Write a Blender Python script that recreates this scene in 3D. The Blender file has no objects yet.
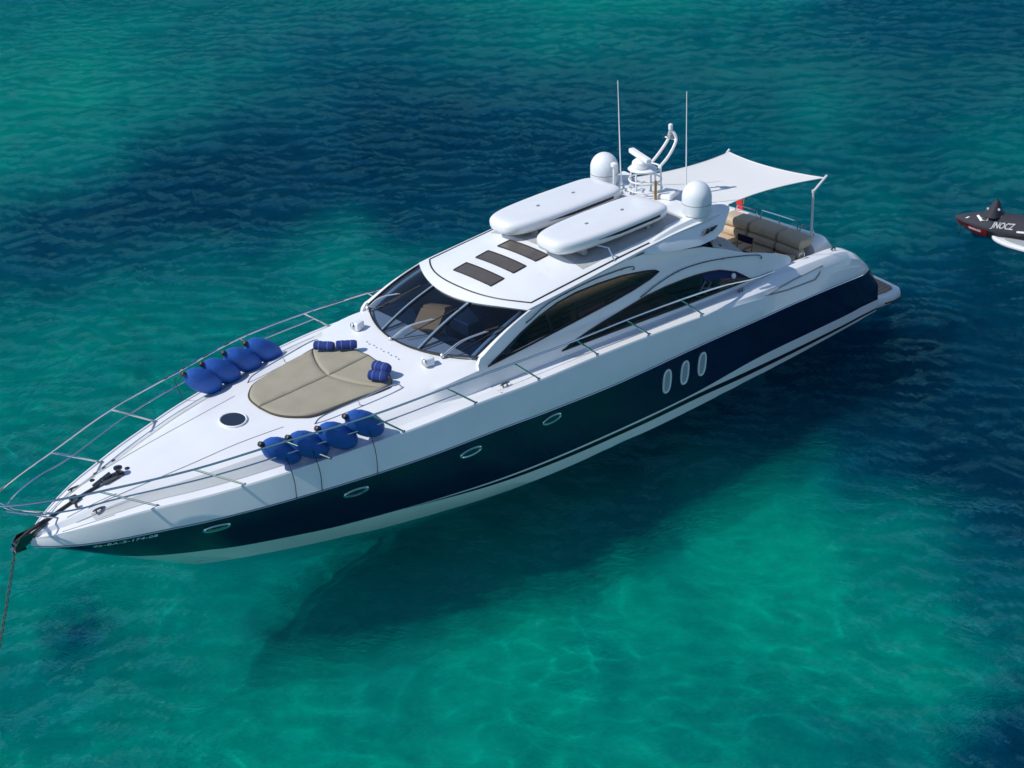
import bpy, bmesh, math, random
from mathutils import Vector, Matrix, noise
random.seed(7)
R = math.radians
sc = bpy.context.scene
C = sc.collection

# ---------------------------------------------------------------- camera, sky, sun
cd = bpy.data.cameras.new('camera'); co = bpy.data.objects.new('camera', cd); C.objects.link(co)
cd.sensor_width = 36; cd.lens = 1437.15*36/1024; cd.clip_start = .5; cd.clip_end = 4000
rt = Vector((0.7526415, -0.6572495, -0.0394185)); up = Vector((0.3301626, 0.3249299, 0.8862354)); fw = Vector((0.5696696, 0.6800321, -0.4615549))
m = Matrix((rt, up, -fw)).transposed().to_4x4(); m.translation = Vector((-7.913, -24.415, 17.559))
co.matrix_world = m
sc.camera = co
w = bpy.data.worlds.new('World'); sc.world = w; w.use_nodes = True
nt = w.node_tree; bg = nt.nodes['Background']; sky = nt.nodes.new('ShaderNodeTexSky'); sky.sky_type = 'NISHITA'
SUN = Vector((-.66, .30, .76)).normalized()          # towards the sun
sky.sun_disc = False; sky.sun_elevation = math.asin(SUN.z); sky.sun_rotation = math.atan2(SUN.x, SUN.y)
sky.air_density = 1.0; sky.dust_density = 0; sky.ozone_density = 4
nt.links.new(sky.outputs[0], bg.inputs[0]); bg.inputs[1].default_value = .125
sd = bpy.data.lights.new('sun', 'SUN'); so = bpy.data.objects.new('sun', sd); C.objects.link(so)
sd.energy = 4.0; sd.angle = R(.6); sd.color = (1, .96, .9); so.rotation_euler = (-SUN).to_track_quat('-Z', 'Y').to_euler(); so.location = (0, 0, 60)
sc.view_settings.view_transform = 'Standard'; sc.view_settings.look = 'None'; sc.view_settings.exposure = 0; sc.view_settings.gamma = 1
sc.render.engine = 'CYCLES'
sc.cycles.max_bounces = 10; sc.cycles.transparent_max_bounces = 16; sc.cycles.sample_clamp_indirect = 3
sc.cycles.caustics_reflective = False; sc.cycles.caustics_refractive = True

# ---------------------------------------------------------------- materials
MATS = {}
def mat(name, col, rough=.5, metal=0, coat=0, bump=0, bscale=20, vary=0, vscale=3, spec=.5, stretch=None, emis=None):
    if name in MATS: return MATS[name]
    m = bpy.data.materials.new(name); m.use_nodes = True; n = m.node_tree; b = n.nodes['Principled BSDF']
    b.inputs['Base Color'].default_value = (*col, 1); b.inputs['Roughness'].default_value = rough; b.inputs['Metallic'].default_value = metal
    b.inputs['Coat Weight'].default_value = coat; b.inputs['Coat Roughness'].default_value = .05; b.inputs['Specular IOR Level'].default_value = spec
    tc = n.nodes.new('ShaderNodeTexCoord'); mp = n.nodes.new('ShaderNodeMapping'); n.links.new(tc.outputs['Object'], mp.inputs[0])
    if stretch: mp.inputs['Scale'].default_value = stretch
    if vary:
        t = n.nodes.new('ShaderNodeTexNoise'); t.inputs['Scale'].default_value = vscale; t.inputs['Detail'].default_value = 6
        n.links.new(mp.outputs[0], t.inputs[0])
        r = n.nodes.new('ShaderNodeMapRange'); r.inputs['From Min'].default_value = .3; r.inputs['From Max'].default_value = .7
        r.inputs['To Min'].default_value = 1-vary; r.inputs['To Max'].default_value = 1+vary*.6
        n.links.new(t.outputs[0], r.inputs[0])
        v = n.nodes.new('ShaderNodeVectorMath'); v.operation = 'SCALE'; v.inputs[0].default_value = col
        n.links.new(r.outputs[0], v.inputs['Scale']); n.links.new(v.outputs[0], b.inputs['Base Color'])
        r2 = n.nodes.new('ShaderNodeMapRange'); r2.inputs['To Min'].default_value = rough*.7; r2.inputs['To Max'].default_value = min(1, rough*1.4)
        n.links.new(t.outputs[0], r2.inputs[0]); n.links.new(r2.outputs[0], b.inputs['Roughness'])
    if bump:
        t = n.nodes.new('ShaderNodeTexNoise'); t.inputs['Scale'].default_value = bscale; t.inputs['Detail'].default_value = 4
        n.links.new(mp.outputs[0], t.inputs[0]); bp = n.nodes.new('ShaderNodeBump'); bp.inputs['Strength'].default_value = bump; bp.inputs['Distance'].default_value = .02
        n.links.new(t.outputs[0], bp.inputs['Height']); n.links.new(bp.outputs[0], b.inputs['Normal'])
    MATS[name] = m; return m
WHITE = mat('white gelcoat', (.80, .81, .82), .3, 0, .4, vary=.03, vscale=1.5)
NAVY = mat('navy gloss paint', (.006, .014, .046), .14, 0, .05, spec=.36, vary=.15, vscale=.8)
BOOT = mat('dark boot stripe', (.008, .012, .02), .3)
NONSLIP = mat('non slip deck', (.52, .54, .55), .7, bump=.25, bscale=180, vary=.04)
GREYD = mat('grey roof fabric', (.42, .42, .42), .9, bump=.3, bscale=60, vary=.12)
BLACKR = mat('black rubber seal', (.012, .012, .013), .5)
CHROME = mat('polished stainless steel', (.58, .59, .60), .1, 1)
PAINTW = mat('white painted tube', (.8, .8, .8), .3)
TAN = mat('taupe canvas', (.33, .30, .225), .9, bump=.35, bscale=35, vary=.08, vscale=2.5)
TAN2 = mat('taupe vinyl', (.56, .44, .31), .6, bump=.3, bscale=14, vary=.12, vscale=3)
TAND = mat('dark piping', (.07, .06, .045), .8)
BLUE = mat('blue fender cloth', (.012, .095, .40), .6, bump=.5, bscale=25, vary=.18, vscale=6)
BLUE2 = mat('royal blue towelling', (.012, .04, .22), .95, bump=.8, bscale=90, vary=.2, vscale=20)
BLK = mat('black plastic', (.015, .015, .017), .45)
TEAK = None
DOME = mat('satin white radome', (.74, .77, .80), .38, vary=.02)
RED = mat('red ensign cloth', (.55, .015, .02), .8, vary=.15)
DASH = mat('dark dashboard', (.025, .05, .095), .5, vary=.3)
BEIGE = mat('beige leather', (.62, .34, .14), .5, vary=.1)
BROWN = mat('brown leather', (.34, .2, .12), .5, vary=.2)
TINTP = mat('smoked roof glass', (.10, .085, .07), .12, vary=.1, coat=.3)
DARKG = mat('dark port glass', (.012, .016, .03), .05, coat=.6)
COVER = mat('charcoal cover cloth', (.028, .03, .042), .8, bump=.8, bscale=7, vary=.25, vscale=4)
REDP = mat('red hull paint', (.38, .01, .012), .25, coat=.5)
PADG = mat('grey deck pad', (.36, .39, .41), .8, bump=.3, bscale=120, vary=.08)
ROPE = mat('dark rope', (.03, .028, .026), .9)
CHAINM = mat('galvanised chain', (.16, .16, .15), .5, .6, vary=.4, vscale=40)
CANVAS = mat('white shade canvas', (.9, .9, .88), .85, bump=.12, bscale=3)
n = CANVAS.node_tree; tl = n.nodes.new('ShaderNodeBsdfTranslucent'); tl.inputs[0].default_value = (.8, .78, .74, 1); mxs = n.nodes.new('ShaderNodeMixShader'); mxs.inputs[0].default_value = .2
n.links.new(n.nodes['Principled BSDF'].outputs[0], mxs.inputs[1]); n.links.new(tl.outputs[0], mxs.inputs[2]); n.links.new(mxs.outputs[0], n.nodes['Material Output'].inputs[0])
GREYP = mat('grey plastic', (.3, .31, .32), .5)
BRONZE = mat('brass tube', (.35, .2, .06), .35, 1)
def plank(name, c1, c2, n_per_m=16, rough=.6, axis='Y'):
    m = bpy.data.materials.new(name); m.use_nodes = True; n = m.node_tree; b = n.nodes['Principled BSDF']; b.inputs['Roughness'].default_value = rough
    tc = n.nodes.new('ShaderNodeTexCoord'); wv = n.nodes.new('ShaderNodeTexWave'); wv.bands_direction = axis; wv.inputs['Scale'].default_value = n_per_m*.05*2*3.1416/6.2832*3.1; wv.inputs['Distortion'].default_value = 0
    n.links.new(tc.outputs['Object'], wv.inputs[0]); ns = n.nodes.new('ShaderNodeTexNoise'); ns.inputs['Scale'].default_value = 4; ns.inputs['Detail'].default_value = 8
    mp = n.nodes.new('ShaderNodeMapping'); mp.inputs['Scale'].default_value = (1, 8, 1) if axis == 'Y' else (8, 1, 1)
    n.links.new(tc.outputs['Object'], mp.inputs[0]); n.links.new(mp.outputs[0], ns.inputs[0])
    cr = n.nodes.new('ShaderNodeValToRGB'); cr.color_ramp.elements[0].color = (*c1, 1); cr.color_ramp.elements[1].color = (*c2, 1); cr.color_ramp.elements[0].position = .3; cr.color_ramp.elements[1].position = .7
    n.links.new(ns.outputs[0], cr.inputs[0])
    st = n.nodes.new('ShaderNodeMapRange'); st.inputs['From Min'].default_value = .03; st.inputs['From Max'].default_value = .12; st.inputs['To Min'].default_value = .15
    n.links.new(wv.outputs['Fac'], st.inputs[0]); v = n.nodes.new('ShaderNodeVectorMath'); v.operation = 'SCALE'
    n.links.new(cr.outputs[0], v.inputs[0]); n.links.new(st.outputs[0], v.inputs['Scale']); n.links.new(v.outputs[0], b.inputs['Base Color'])
    return m
TEAK = plank('weathered teak', (.30, .17, .09), (.46, .29, .17), 14)
CABFLOOR = plank('cabin floor', (.26, .16, .09), (.4, .27, .16), 8)
def glass(name, tint, rough=.02, refl=1.5):
    m = bpy.data.materials.new(name); m.use_nodes = True; n = m.node_tree; n.nodes.clear()
    o = n.nodes.new('ShaderNodeOutputMaterial'); mx = n.nodes.new('ShaderNodeMixShader'); t = n.nodes.new('ShaderNodeBsdfTransparent'); t.inputs[0].default_value = (*tint, 1)
    g = n.nodes.new('ShaderNodeBsdfGlossy'); g.inputs['Roughness'].default_value = rough; f = n.nodes.new('ShaderNodeFresnel'); f.inputs[0].default_value = refl
    n.links.new(f.outputs[0], mx.inputs[0]); n.links.new(t.outputs[0], mx.inputs[1]); n.links.new(g.outputs[0], mx.inputs[2]); n.links.new(mx.outputs[0], o.inputs[0])
    return m
WSGLASS = glass('tinted windscreen glass', (.64, .71, .80), .03, 1.6)
SIDEGLASS = glass('smoked side glass', (.82, .77, .82), .03, 1.3)

# ---------------------------------------------------------------- mesh helpers
class G:
    def __init__(s): s.v = []; s.f = []; s.m = []
    def add(s, v, f, mi=0):
        o = len(s.v); s.v += [tuple(p) for p in v]; s.f += [tuple(i+o for i in q) for q in f]; s.m += [mi]*len(f); return s
    def grid(s, rows, mi=0, closed=False, rowmi=None):
        n = len(rows[0]); v = [p for r in rows for p in r]
        for i in range(len(rows)-1):
            pass
        o = len(s.v); s.v += [tuple(p) for p in v]
        for i in range(len(rows)-1):
            for j in range(n if closed else n-1):
                k = (j+1) % n
                s.f.append((o+i*n+j, o+i*n+k, o+(i+1)*n+k, o+(i+1)*n+j)); s.m.append(rowmi[i] if rowmi else mi)
        return s
    def fan(s, ring, mi=0): 
        o = len(s.v); s.v += [tuple(p) for p in ring]; s.f.append(tuple(range(o, o+len(ring)))); s.m.append(mi); return s
    def box(s, c, size, rot=None, mi=0, bev=0, top=None):
        bm = bmesh.new(); bmesh.ops.create_cube(bm, size=1)
        for v in bm.verts:
            k = (top if top and v.co.z > 0 else 1)
            v.co = Vector((v.co.x*size[0]*k, v.co.y*size[1]*k, v.co.z*size[2]))
        if bev: bmesh.ops.bevel(bm, geom=bm.edges[:], offset=bev, segments=3, affect='EDGES', profile=.6)
        M = (rot.to_matrix() if hasattr(rot, 'to_matrix') else rot) if rot is not None else Matrix.Identity(3)
        s.add([M @ v.co + Vector(c) for v in bm.verts], [[v.index for v in f.verts] for f in bm.faces], mi) if False else None
        bm.verts.index_update()
        s.add([M @ v.co + Vector(c) for v in bm.verts], [[v.index for v in f.verts] for f in bm.faces], mi); bm.free(); return s
    def tube(s, pts, r, seg=8, closed=False, mi=0, caps=True, flat=None):
        P = [Vector(p) for p in pts]; n = len(P); rr = r if isinstance(r, (list, tuple)) else [r]*n
        rows = []; prev = None
        for i in range(n):
            a = P[(i-1) % n] if (closed or i > 0) else P[i]; b = P[(i+1) % n] if (closed or i < n-1) else P[i]
            t = (b-a).normalized()
            if prev is None:
                u = t.cross(Vector((0, 0, 1)));
                if u.length < .05: u = t.cross(Vector((0, 1, 0)))
                u.normalize()
            else:
                u = prev - t*prev.dot(t)
                if u.length < 1e-4: u = t.cross(Vector((0, 0, 1)))
                u.normalize()
            prev = u; v = t.cross(u)
            rows.append([P[i] + (u*math.cos(k*2*math.pi/seg) + v*math.sin(k*2*math.pi/seg)*(flat or 1))*rr[i] for k in range(seg)])
        if closed: rows.append(rows[0])
        s.grid(rows, mi, closed=True)
        if caps and not closed: s.fan(rows[0][::-1], mi); s.fan(rows[-1], mi)
        return s
    def lathe(s, prof, c, axis=(0, 0, 1), seg=24, mi=0):
        q = Vector((0, 0, 1)).rotation_difference(Vector(axis).normalized()); c = Vector(c)
        rows = [[c + q @ Vector((r*math.cos(k*2*math.pi/seg), r*math.sin(k*2*math.pi/seg), z)) for k in range(seg)] for r, z in prof]
        s.grid(rows, mi, closed=True)
        if prof[0][0] > 1e-4: s.fan(rows[0][::-1], mi)
        if prof[-1][0] > 1e-4: s.fan(rows[-1], mi)
        return s
    def slab(s, outline, d, mi=0, mi2=None):
        """outline of 3D points, pushed by the vector d"""
        n = len(outline); a = [Vector(p) for p in outline]; b = [p+Vector(d) for p in a]; o = len(s.v); s.v += [tuple(p) for p in a+b]
        s.f.append(tuple(o+i for i in range(n))[::-1]); s.m.append(mi); s.f.append(tuple(o+n+i for i in range(n))); s.m.append(mi)
        for i in range(n): s.f.append((o+i, o+(i+1) % n, o+n+(i+1) % n, o+n+i)); s.m.append(mi if mi2 is None else mi2)
        return s
def build(name, g, mats, parent=None, angle=35, label=None, subdiv=0):
    me = bpy.data.meshes.new(name); me.from_pydata(g.v, [], g.f)
    if not isinstance(mats, (list, tuple)): mats = [mats]
    for m_ in mats: me.materials.append(m_)
    for p, mi in zip(me.polygons, g.m): p.material_index = mi; p.use_smooth = True
    bm = bmesh.new(); bm.from_mesh(me); bmesh.ops.remove_doubles(bm, verts=bm.verts, dist=.0006); bmesh.ops.dissolve_degenerate(bm, dist=.0005, edges=bm.edges)
    bmesh.ops.recalc_face_normals(bm, faces=bm.faces)
    for e in bm.edges:
        if len(e.link_faces) == 2: e.smooth = e.calc_face_angle(0) < R(angle)
        else: e.smooth = False
    bm.to_mesh(me); bm.free()
    o = bpy.data.objects.new(name, me); C.objects.link(o)
    if parent is not None:
        o.parent = parent
        if parent.type == 'EMPTY': o.matrix_parent_inverse = Matrix.Translation(-parent.location)
    if label: o['label'] = label
    return o
def tag(o, label, cat, group=None, kind=None):
    o['label'] = label; o['category'] = cat
    if group: o['group'] = group
    if kind: o['kind'] = kind
    return o
def empty(name, loc, rz=0):
    o = bpy.data.objects.new(name, None); C.objects.link(o); o.location = loc; o.rotation_euler = (0, 0, rz); o.empty_display_size = .2; return o
def spline(pts, n=6, closed=False):
    P = [Vector(p) for p in pts]; out = []; N = len(P)
    for i in range(N if closed else N-1):
        p0 = P[(i-1) % N] if closed or i > 0 else P[0]*2-P[1]; p1 = P[i]; p2 = P[(i+1) % N]; p3 = P[(i+2) % N] if closed or i < N-2 else P[-1]*2-P[-2]
        for k in range(n):
            t = k/n; out.append(.5*((2*p1)+(-p0+p2)*t+(2*p0-5*p1+4*p2-p3)*t*t+(-p0+3*p1-3*p2+p3)*t**3))
    if not closed: out.append(P[-1])
    return out
def I(x, T):
    if x <= T[0][0]: return T[0][1]
    for a, b in zip(T, T[1:]):
        if x <= b[0]: return a[1]+(b[1]-a[1])*(x-a[0])/(b[0]-a[0])
    return T[-1][1]
def smooth_table(T, step=.25, it=3):
    """resample a table through a Catmull-Rom spline so the loft has no kinks"""
    out = []
    for i in range(len(T)-1):
        x1, y1 = T[i]; x2, y2 = T[i+1]; x0, y0 = T[i-1] if i else (2*x1-x2, 2*y1-y2); x3, y3 = T[i+2] if i < len(T)-2 else (2*x2-x1, 2*y2-y1)
        m1 = (y2-y0)/(x2-x0); m2 = (y3-y1)/(x3-x1); h = x2-x1; n = max(1, int(h/step))
        for k in range(n):
            t = k/n; out.append((x1+h*t, (2*t**3-3*t*t+1)*y1+(t**3-2*t*t+t)*h*m1+(-2*t**3+3*t*t)*y2+(t**3-t*t)*h*m2))
    out.append(T[-1]); return out

# ---------------------------------------------------------------- sea bed and water
CAUST = True
CTRL = [(29.0,70.4,.45),(35.6,62.2,.5),(41.9,54.3,.45),(48.0,46.7,.4),(52.4,41.3,.15),(55.9,37.0,.1),(59.2,32.8,.3),(63.3,27.8,.75),(66.9,23.3,.7),(69.5,20.1,.6),(22.4,55.1,.35),(26.2,50.6,.3),(30.7,45.3,.5),(35.5,39.8,.65),(40.8,33.5,.5),(42.9,31.1,.35),(47.6,25.5,.45),(50.9,21.6,.6),(54.2,17.8,.7),(58.1,13.2,.7),(17.5,43.9,.25),(20.2,40.8,.25),(23.2,37.4,.4),(26.8,33.3,.65),(30.7,29.0,.85),(35.7,23.3,.75),(39.9,18.5,.6),(42.9,15.2,.35),(45.9,11.9,.6),(49.4,7.8,.55),(13.7,35.2,.25),(15.5,33.2,.35),(18.2,30.2,.85),(22.7,25.4,.9),(27.0,20.7,.95),(30.1,17.3,.9),(38.0,8.6,.55),(40.6,5.8,.6),(42.6,3.7,.4),(10.7,28.3,.7),(13.5,25.3,.9),(16.2,22.5,.95),(18.8,19.6,.85),(22.0,16.3,.8),(27.9,10.0,.7),(33.3,4.2,.5),(37.0,.3,.65),(8.3,22.7,.75),(10.8,20.0,.6),(13.3,17.5,.5),(15.2,15.4,.4),(16.9,13.7,.3),(22.8,7.5,.6),(30.8,-.8,.75),(32.5,-2.5,.8),(6.6,18.7,.35),(8.9,16.3,.3),(11.2,13.9,.3),(18.0,7.0,.5),(27.7,-2.9,.9),(4.3,13.5,.3),(5.6,12.2,.3),(10.6,7.2,.3),(16.6,1.1,.6),(19.0,-1.3,.7),(20.5,-2.8,.8),(22.5,-4.8,.95),(24.8,-7.2,.95),(2.7,9.7,.3),(8.4,4.0,.3),(12.2,.3,.3),(15.0,-2.5,.3),(16.6,-4.1,.1),(17.4,-4.9,.35),(18.6,-6.0,.9),(20.4,-7.8,1),(21.7,-9.1,1),(1.5,7.0,.3),(5.1,3.4,.3),(8.7,-.1,.3),(12.1,-3.5,.2),(15.6,-6.9,.05),(17.3,-8.5,.2),(18.3,-9.5,.7),(19.3,-10.5,.9),(.4,4.6,.3),(3.0,2.1,.25),(5.5,-.4,.2),(10.5,-5.2,.1),(13.7,-8.4,.05),(16.1,-10.7,.15),(17.3,-11.8,.5),(-.8,1.8,.3),(1.6,-.5,.3),(3.9,-2.8,.2),(7.0,-5.7,.1),(10.1,-8.6,.15),(13.0,-11.5,.1),(14.9,-13.3,.4),(-1.7,-.3,.25),(2.0,-3.8,.2),(5.7,-7.3,.15),(8.5,-10.0,.2),(11.4,-12.7,.2),(12.2,-13.5,.8),(13.1,-14.4,1)]
def grassiness(x, y):
    near = 1/(1+max(0, (y+x*.2)/14))
    j = 1.1/near**.6
    nx = x+noise.noise((x*.25, y*.25, 3.1))*1.6*j+noise.noise((x*.9, y*.9, 9))*.5; ny = y+noise.noise((x*.25, y*.25, 8.7))*1.6*j+noise.noise((x*.9, y*.9, 19))*.5
    sw = sv = 0
    for a, b, v in CTRL:
        d = (nx-a)**2+(ny-b)**2; wgt = 1/(d*d+.4); sw += wgt; sv += wgt*v
    v = sv/sw
    d = math.hypot(nx-1.68, ny-1.28); v += 1.1*max(0, 1-(d/.85)**2)
    d = math.hypot(nx-15.8, ny+11.87); v += .4*max(0, 1-(d/.9)**2)
    return min(1, max(0, v))
def seq(a, b, s0, growth):
    out = [a]; s = s0
    while out[-1] < b: out.append(out[-1]+s); s *= growth
    return out
def axis(core0, core1, step, lim):
    c = []; x = core0
    while x < core1: c.append(x); x += step
    lo = [core0*2-q for q in seq(core0, core0+lim, step, 1.25)][1:][::-1]; hi = seq(core1, core1+lim, step, 1.25)
    return lo+c+hi
xs = axis(-6, 72, .36, 900); ys_ = axis(-20, 74, .36, 900)
g = G(); rows = []; attr = []
for x in xs:
    r = []
    for y in ys_:
        inside = -8 < x < 76 and -24 < y < 80
        v = grassiness(x, y) if inside else .55
        z = -2.45 + .30*noise.noise((x*.5, y*.5, 0)) + .22*noise.noise((x*1.3, y*1.3, 5)) + .12*v
        r.append((x, y, z)); attr.append(v)
    rows.append(r)
n_ = len(ys_)
me = bpy.data.meshes.new('seabed')
me.from_pydata([p for r in rows for p in r], [], [(i*n_+j, (i+1)*n_+j, (i+1)*n_+j+1, i*n_+j+1) for i in range(len(xs)-1) for j in range(n_-1)])
at = me.attributes.new('grass', 'FLOAT', 'POINT'); at.data.foreach_set('value', attr)
for p in me.polygons: p.use_smooth = True
m = bpy.data.materials.new('sand and seagrass'); m.use_nodes = True; n = m.node_tree; b = n.nodes['Principled BSDF']; b.inputs['Roughness'].default_value = 1; b.inputs['Specular IOR Level'].default_value = 0
a = n.nodes.new('ShaderNodeAttribute'); a.attribute_name = 'grass'; tc = n.nodes.new('ShaderNodeTexCoord')
def noise_node(n, tc, scale, det=5, dist=0, rough=.55, sc3=None, rot=0):
    t = n.nodes.new('ShaderNodeTexNoise'); t.inputs['Scale'].default_value = scale; t.inputs['Detail'].default_value = det; t.inputs['Distortion'].default_value = dist; t.inputs['Roughness'].default_value = rough
    mp = n.nodes.new('ShaderNodeMapping'); mp.inputs['Rotation'].default_value = (0, 0, rot)
    if sc3: mp.inputs['Scale'].default_value = sc3
    # rotate first, then stretch
    if sc3:
        mp0 = n.nodes.new('ShaderNodeMapping'); mp0.inputs['Rotation'].default_value = (0, 0, rot); mp.inputs['Rotation'].default_value = (0, 0, 0)
        n.links.new(tc.outputs['Object'], mp0.inputs[0]); n.links.new(mp0.outputs[0], mp.inputs[0])
    else: n.links.new(tc.outputs['Object'], mp.inputs[0])
    n.links.new(mp.outputs[0], t.inputs[0]); return t
def math_node(n, op, a, b=None, c=None):
    q = n.nodes.new('ShaderNodeMath'); q.operation = op
    for i, v in enumerate((a, b, c)):
        if v is None: continue
        if isinstance(v, (int, float)): q.inputs[i].default_value = v
        else: n.links.new(v, q.inputs[i])
    return q.outputs[0]
n1 = noise_node(n, tc, 1.6, 8, .6); n2 = noise_node(n, tc, .35, 4, .4)
s = math_node(n, 'MULTIPLY_ADD', math_node(n, 'SUBTRACT', n1.outputs[0], .5), .8, a.outputs['Fac'])
s = math_node(n, 'MULTIPLY_ADD', math_node(n, 'SUBTRACT', n2.outputs[0], .5), .45, s)
cr = n.nodes.new('ShaderNodeValToRGB'); e = cr.color_ramp.elements
SEA = [(0.0, (.40, .50, .38)), (.28, (.18, .28, .285)), (.52, (.085, .145, .21)), (.8, (.022, .06, .15)), (1.0, (.010, .028, .085))]
e[0].position = SEA[0][0]; e[0].color = (*SEA[0][1], 1); e[1].position = 1; e[1].color = (*SEA[-1][1], 1)
for p, c in SEA[1:-1]: q = e.new(p); q.color = (*c, 1)
n3_ = noise_node(n, tc, 5.5, 6, 2.0, .7); s = math_node(n, 'MULTIPLY_ADD', math_node(n, 'SUBTRACT', n3_.outputs[0], .5), 1.1, s)
n.links.new(s, cr.inputs[0])
n.links.new(cr.outputs[0], b.inputs['Base Color'])
me.materials.append(m); o = bpy.data.objects.new('seabed', me); C.objects.link(o); o['kind'] = 'structure'

m = bpy.data.materials.new('clear sea water'); m.use_nodes = True; n = m.node_tree; n.nodes.clear()
WT = dict(tint=(.02, .98, .92), refr=(.02, .95, .88), rfac=.76, scat=(.0, .10, .12), scatfac=.03, rough=.05, pol=.34)
out = n.nodes.new('ShaderNodeOutputMaterial'); tc = n.nodes.new('ShaderNodeTexCoord')
tr = n.nodes.new('ShaderNodeBsdfTransparent'); tr.inputs[0].default_value = (*WT['tint'], 1)
df = n.nodes.new('ShaderNodeBsdfDiffuse'); df.inputs[0].default_value = (*WT['scat'], 1)
gl = n.nodes.new('ShaderNodeBsdfGlossy'); gl.inputs['Roughness'].default_value = WT['rough']; gl.inputs[0].default_value = (.22, .70, .95, 1)
rf = n.nodes.new('ShaderNodeBsdfRefraction'); rf.inputs[0].default_value = (*WT['refr'], 1); rf.inputs['Roughness'].default_value = .0; rf.inputs['IOR'].default_value = 1.2
m0 = n.nodes.new('ShaderNodeMixShader'); m0.inputs[0].default_value = WT['rfac']; n.links.new(tr.outputs[0], m0.inputs[1]); n.links.new(rf.outputs[0], m0.inputs[2])
fr = n.nodes.new('ShaderNodeFresnel'); fr.inputs[0].default_value = 1.33
ROT = R(41)
h1 = noise_node(n, tc, 1.0, 2, .5, .5, (.06, .11, 1), ROT)
h2 = noise_node(n, tc, 1.0, 5, 1.6, .62, (1.9, 4.2, 1), ROT+.3)
h3 = noise_node(n, tc, 1.0, 3, 1.8, .68, (4.2, 8.5, 1), ROT-.4)
h = math_node(n, 'MULTIPLY', h2.outputs[0], .20)
h = math_node(n, 'MULTIPLY_ADD', h3.outputs[0], .11, h)
h = math_node(n, 'MULTIPLY', h, math_node(n, 'MULTIPLY_ADD', h1.outputs[0], 2.2, -.15))
bp_ = n.nodes.new('ShaderNodeBump'); bp_.inputs['Strength'].default_value = 1; bp_.inputs['Distance'].default_value = .62
n.links.new(h, bp_.inputs['Height'])
for q in (df, gl, fr, rf): n.links.new(bp_.outputs[0], q.inputs['Normal'])
m1 = n.nodes.new('ShaderNodeMixShader'); m1.inputs[0].default_value = WT['scatfac']; n.links.new(m0.outputs[0], m1.inputs[1]); n.links.new(df.outputs[0], m1.inputs[2])
m2 = n.nodes.new('ShaderNodeMixShader'); n.links.new(math_node(n, 'MULTIPLY', fr.outputs[0], WT['pol']), m2.inputs[0]); n.links.new(m1.outputs[0], m2.inputs[1]); n.links.new(gl.outputs[0], m2.inputs[2])
n.links.new(m2.outputs[0], out.inputs[0])
def axis2(a, b, step, b2, step2, lim):
    c = [a+step*i for i in range(int((b-a)/step)+1)]
    while c[-1] < b2: c.append(c[-1]+min(step2, (c[-1]-c[-2])*1.03))
    return [2*c[0]-q for q in seq(c[0], c[0]+lim, step, 1.35)][1:][::-1]+c+seq(c[-1], c[-1]+lim, step2, 1.35)[1:]
wx = axis2(-6, 26, .14, 74, .45, 900); wy = axis2(-17, 13, .14, 78, .45, 900)
ca, sa = math.cos(R(41)), math.sin(R(41))
def wave(x, y):
    u = x*ca-y*sa; v = x*sa+y*ca       # u across the view, v along the wind
    wu = u+1.2*noise.noise((u*.3, v*.3, 31)); wv2 = v+.9*noise.noise((u*.35, v*.35, 47))
    gust = .65+.7*noise.noise((u*.05, v*.09, 60))
    return gust*(.060*noise.noise((wu*.20, wv2*.48, 1))+.060*noise.noise((wu*.55+wv2*.25, wv2*1.1, 7))+.048*noise.noise((wu*1.2-wv2*.6, wv2*1.8+wu*.5, 13))+.020*noise.noise((wu*2.4+wv2*1.1, wv2*2.9-wu*.6, 17)))
wv_ = [(x, y, wave(x, y) if (abs(x) < 90 and abs(y) < 90) else 0) for x in wx for y in wy]; nw = len(wy)
me = bpy.data.meshes.new('water'); me.from_pydata(wv_, [], [(i*nw+j, (i+1)*nw+j, (i+1)*nw+j+1, i*nw+j+1) for i in range(len(wx)-1) for j in range(nw-1)])
for p in me.polygons: p.use_smooth = True
me.materials.append(m); o = bpy.data.objects.new('water', me); C.objects.link(o); o['kind'] = 'structure'
if CAUST:
    o.cycles.is_caustics_caster = True; bpy.data.objects['seabed'].cycles.is_caustics_receiver = True; sd.cycles.is_caustics_light = True

# ---------------------------------------------------------------- the yacht: curves measured along its length (x from the bow, y to starboard)
YK = smooth_table([(0,.05),(.31,.33),(.64,.55),(1.32,.92),(2.16,1.27),(2.86,1.57),(3.6,1.83),(4.41,2.08),(5.85,2.43),(7.6,2.74),(9.2,2.87),(10.7,2.9),(16.4,2.9),(21,2.9),(22.5,2.86),(23.1,2.76),(23.5,2.6),(23.75,2.4)])
ZK = smooth_table([(0,2.22),(.64,2.33),(1.32,2.44),(2.2,2.52),(3.6,2.58),(4.4,2.63),(5.85,2.69),(7.6,2.77),(9.2,2.79),(10.7,2.72),(12.6,2.68),(14.4,2.61),(16.4,2.5),(17.7,2.37),(18.8,2.25),(20.7,2.08),(22,2.02),(22.8,1.85),(23.4,1.6),(23.75,1.38)])
DS = [(0,.02),(3,.1),(8,.15),(16,.15),(20,.12),(23,.06),(23.7,.01)]
ZS = smooth_table([(0,2.09),(.42,2.07),(1,2.05),(3.2,2.08),(6.5,2.12),(9.3,2.1),(11,1.99),(13.2,1.88),(16,1.87),(18.4,1.82),(20,1.79),(22.5,1.64),(23.8,1.42)])
YWL = smooth_table([(3.35,0),(3.9,.34),(6,1.29),(8.2,2.05),(10.8,2.6),(14.2,2.82),(16.3,2.85),(20.2,2.78),(24.3,2.6)])
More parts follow.
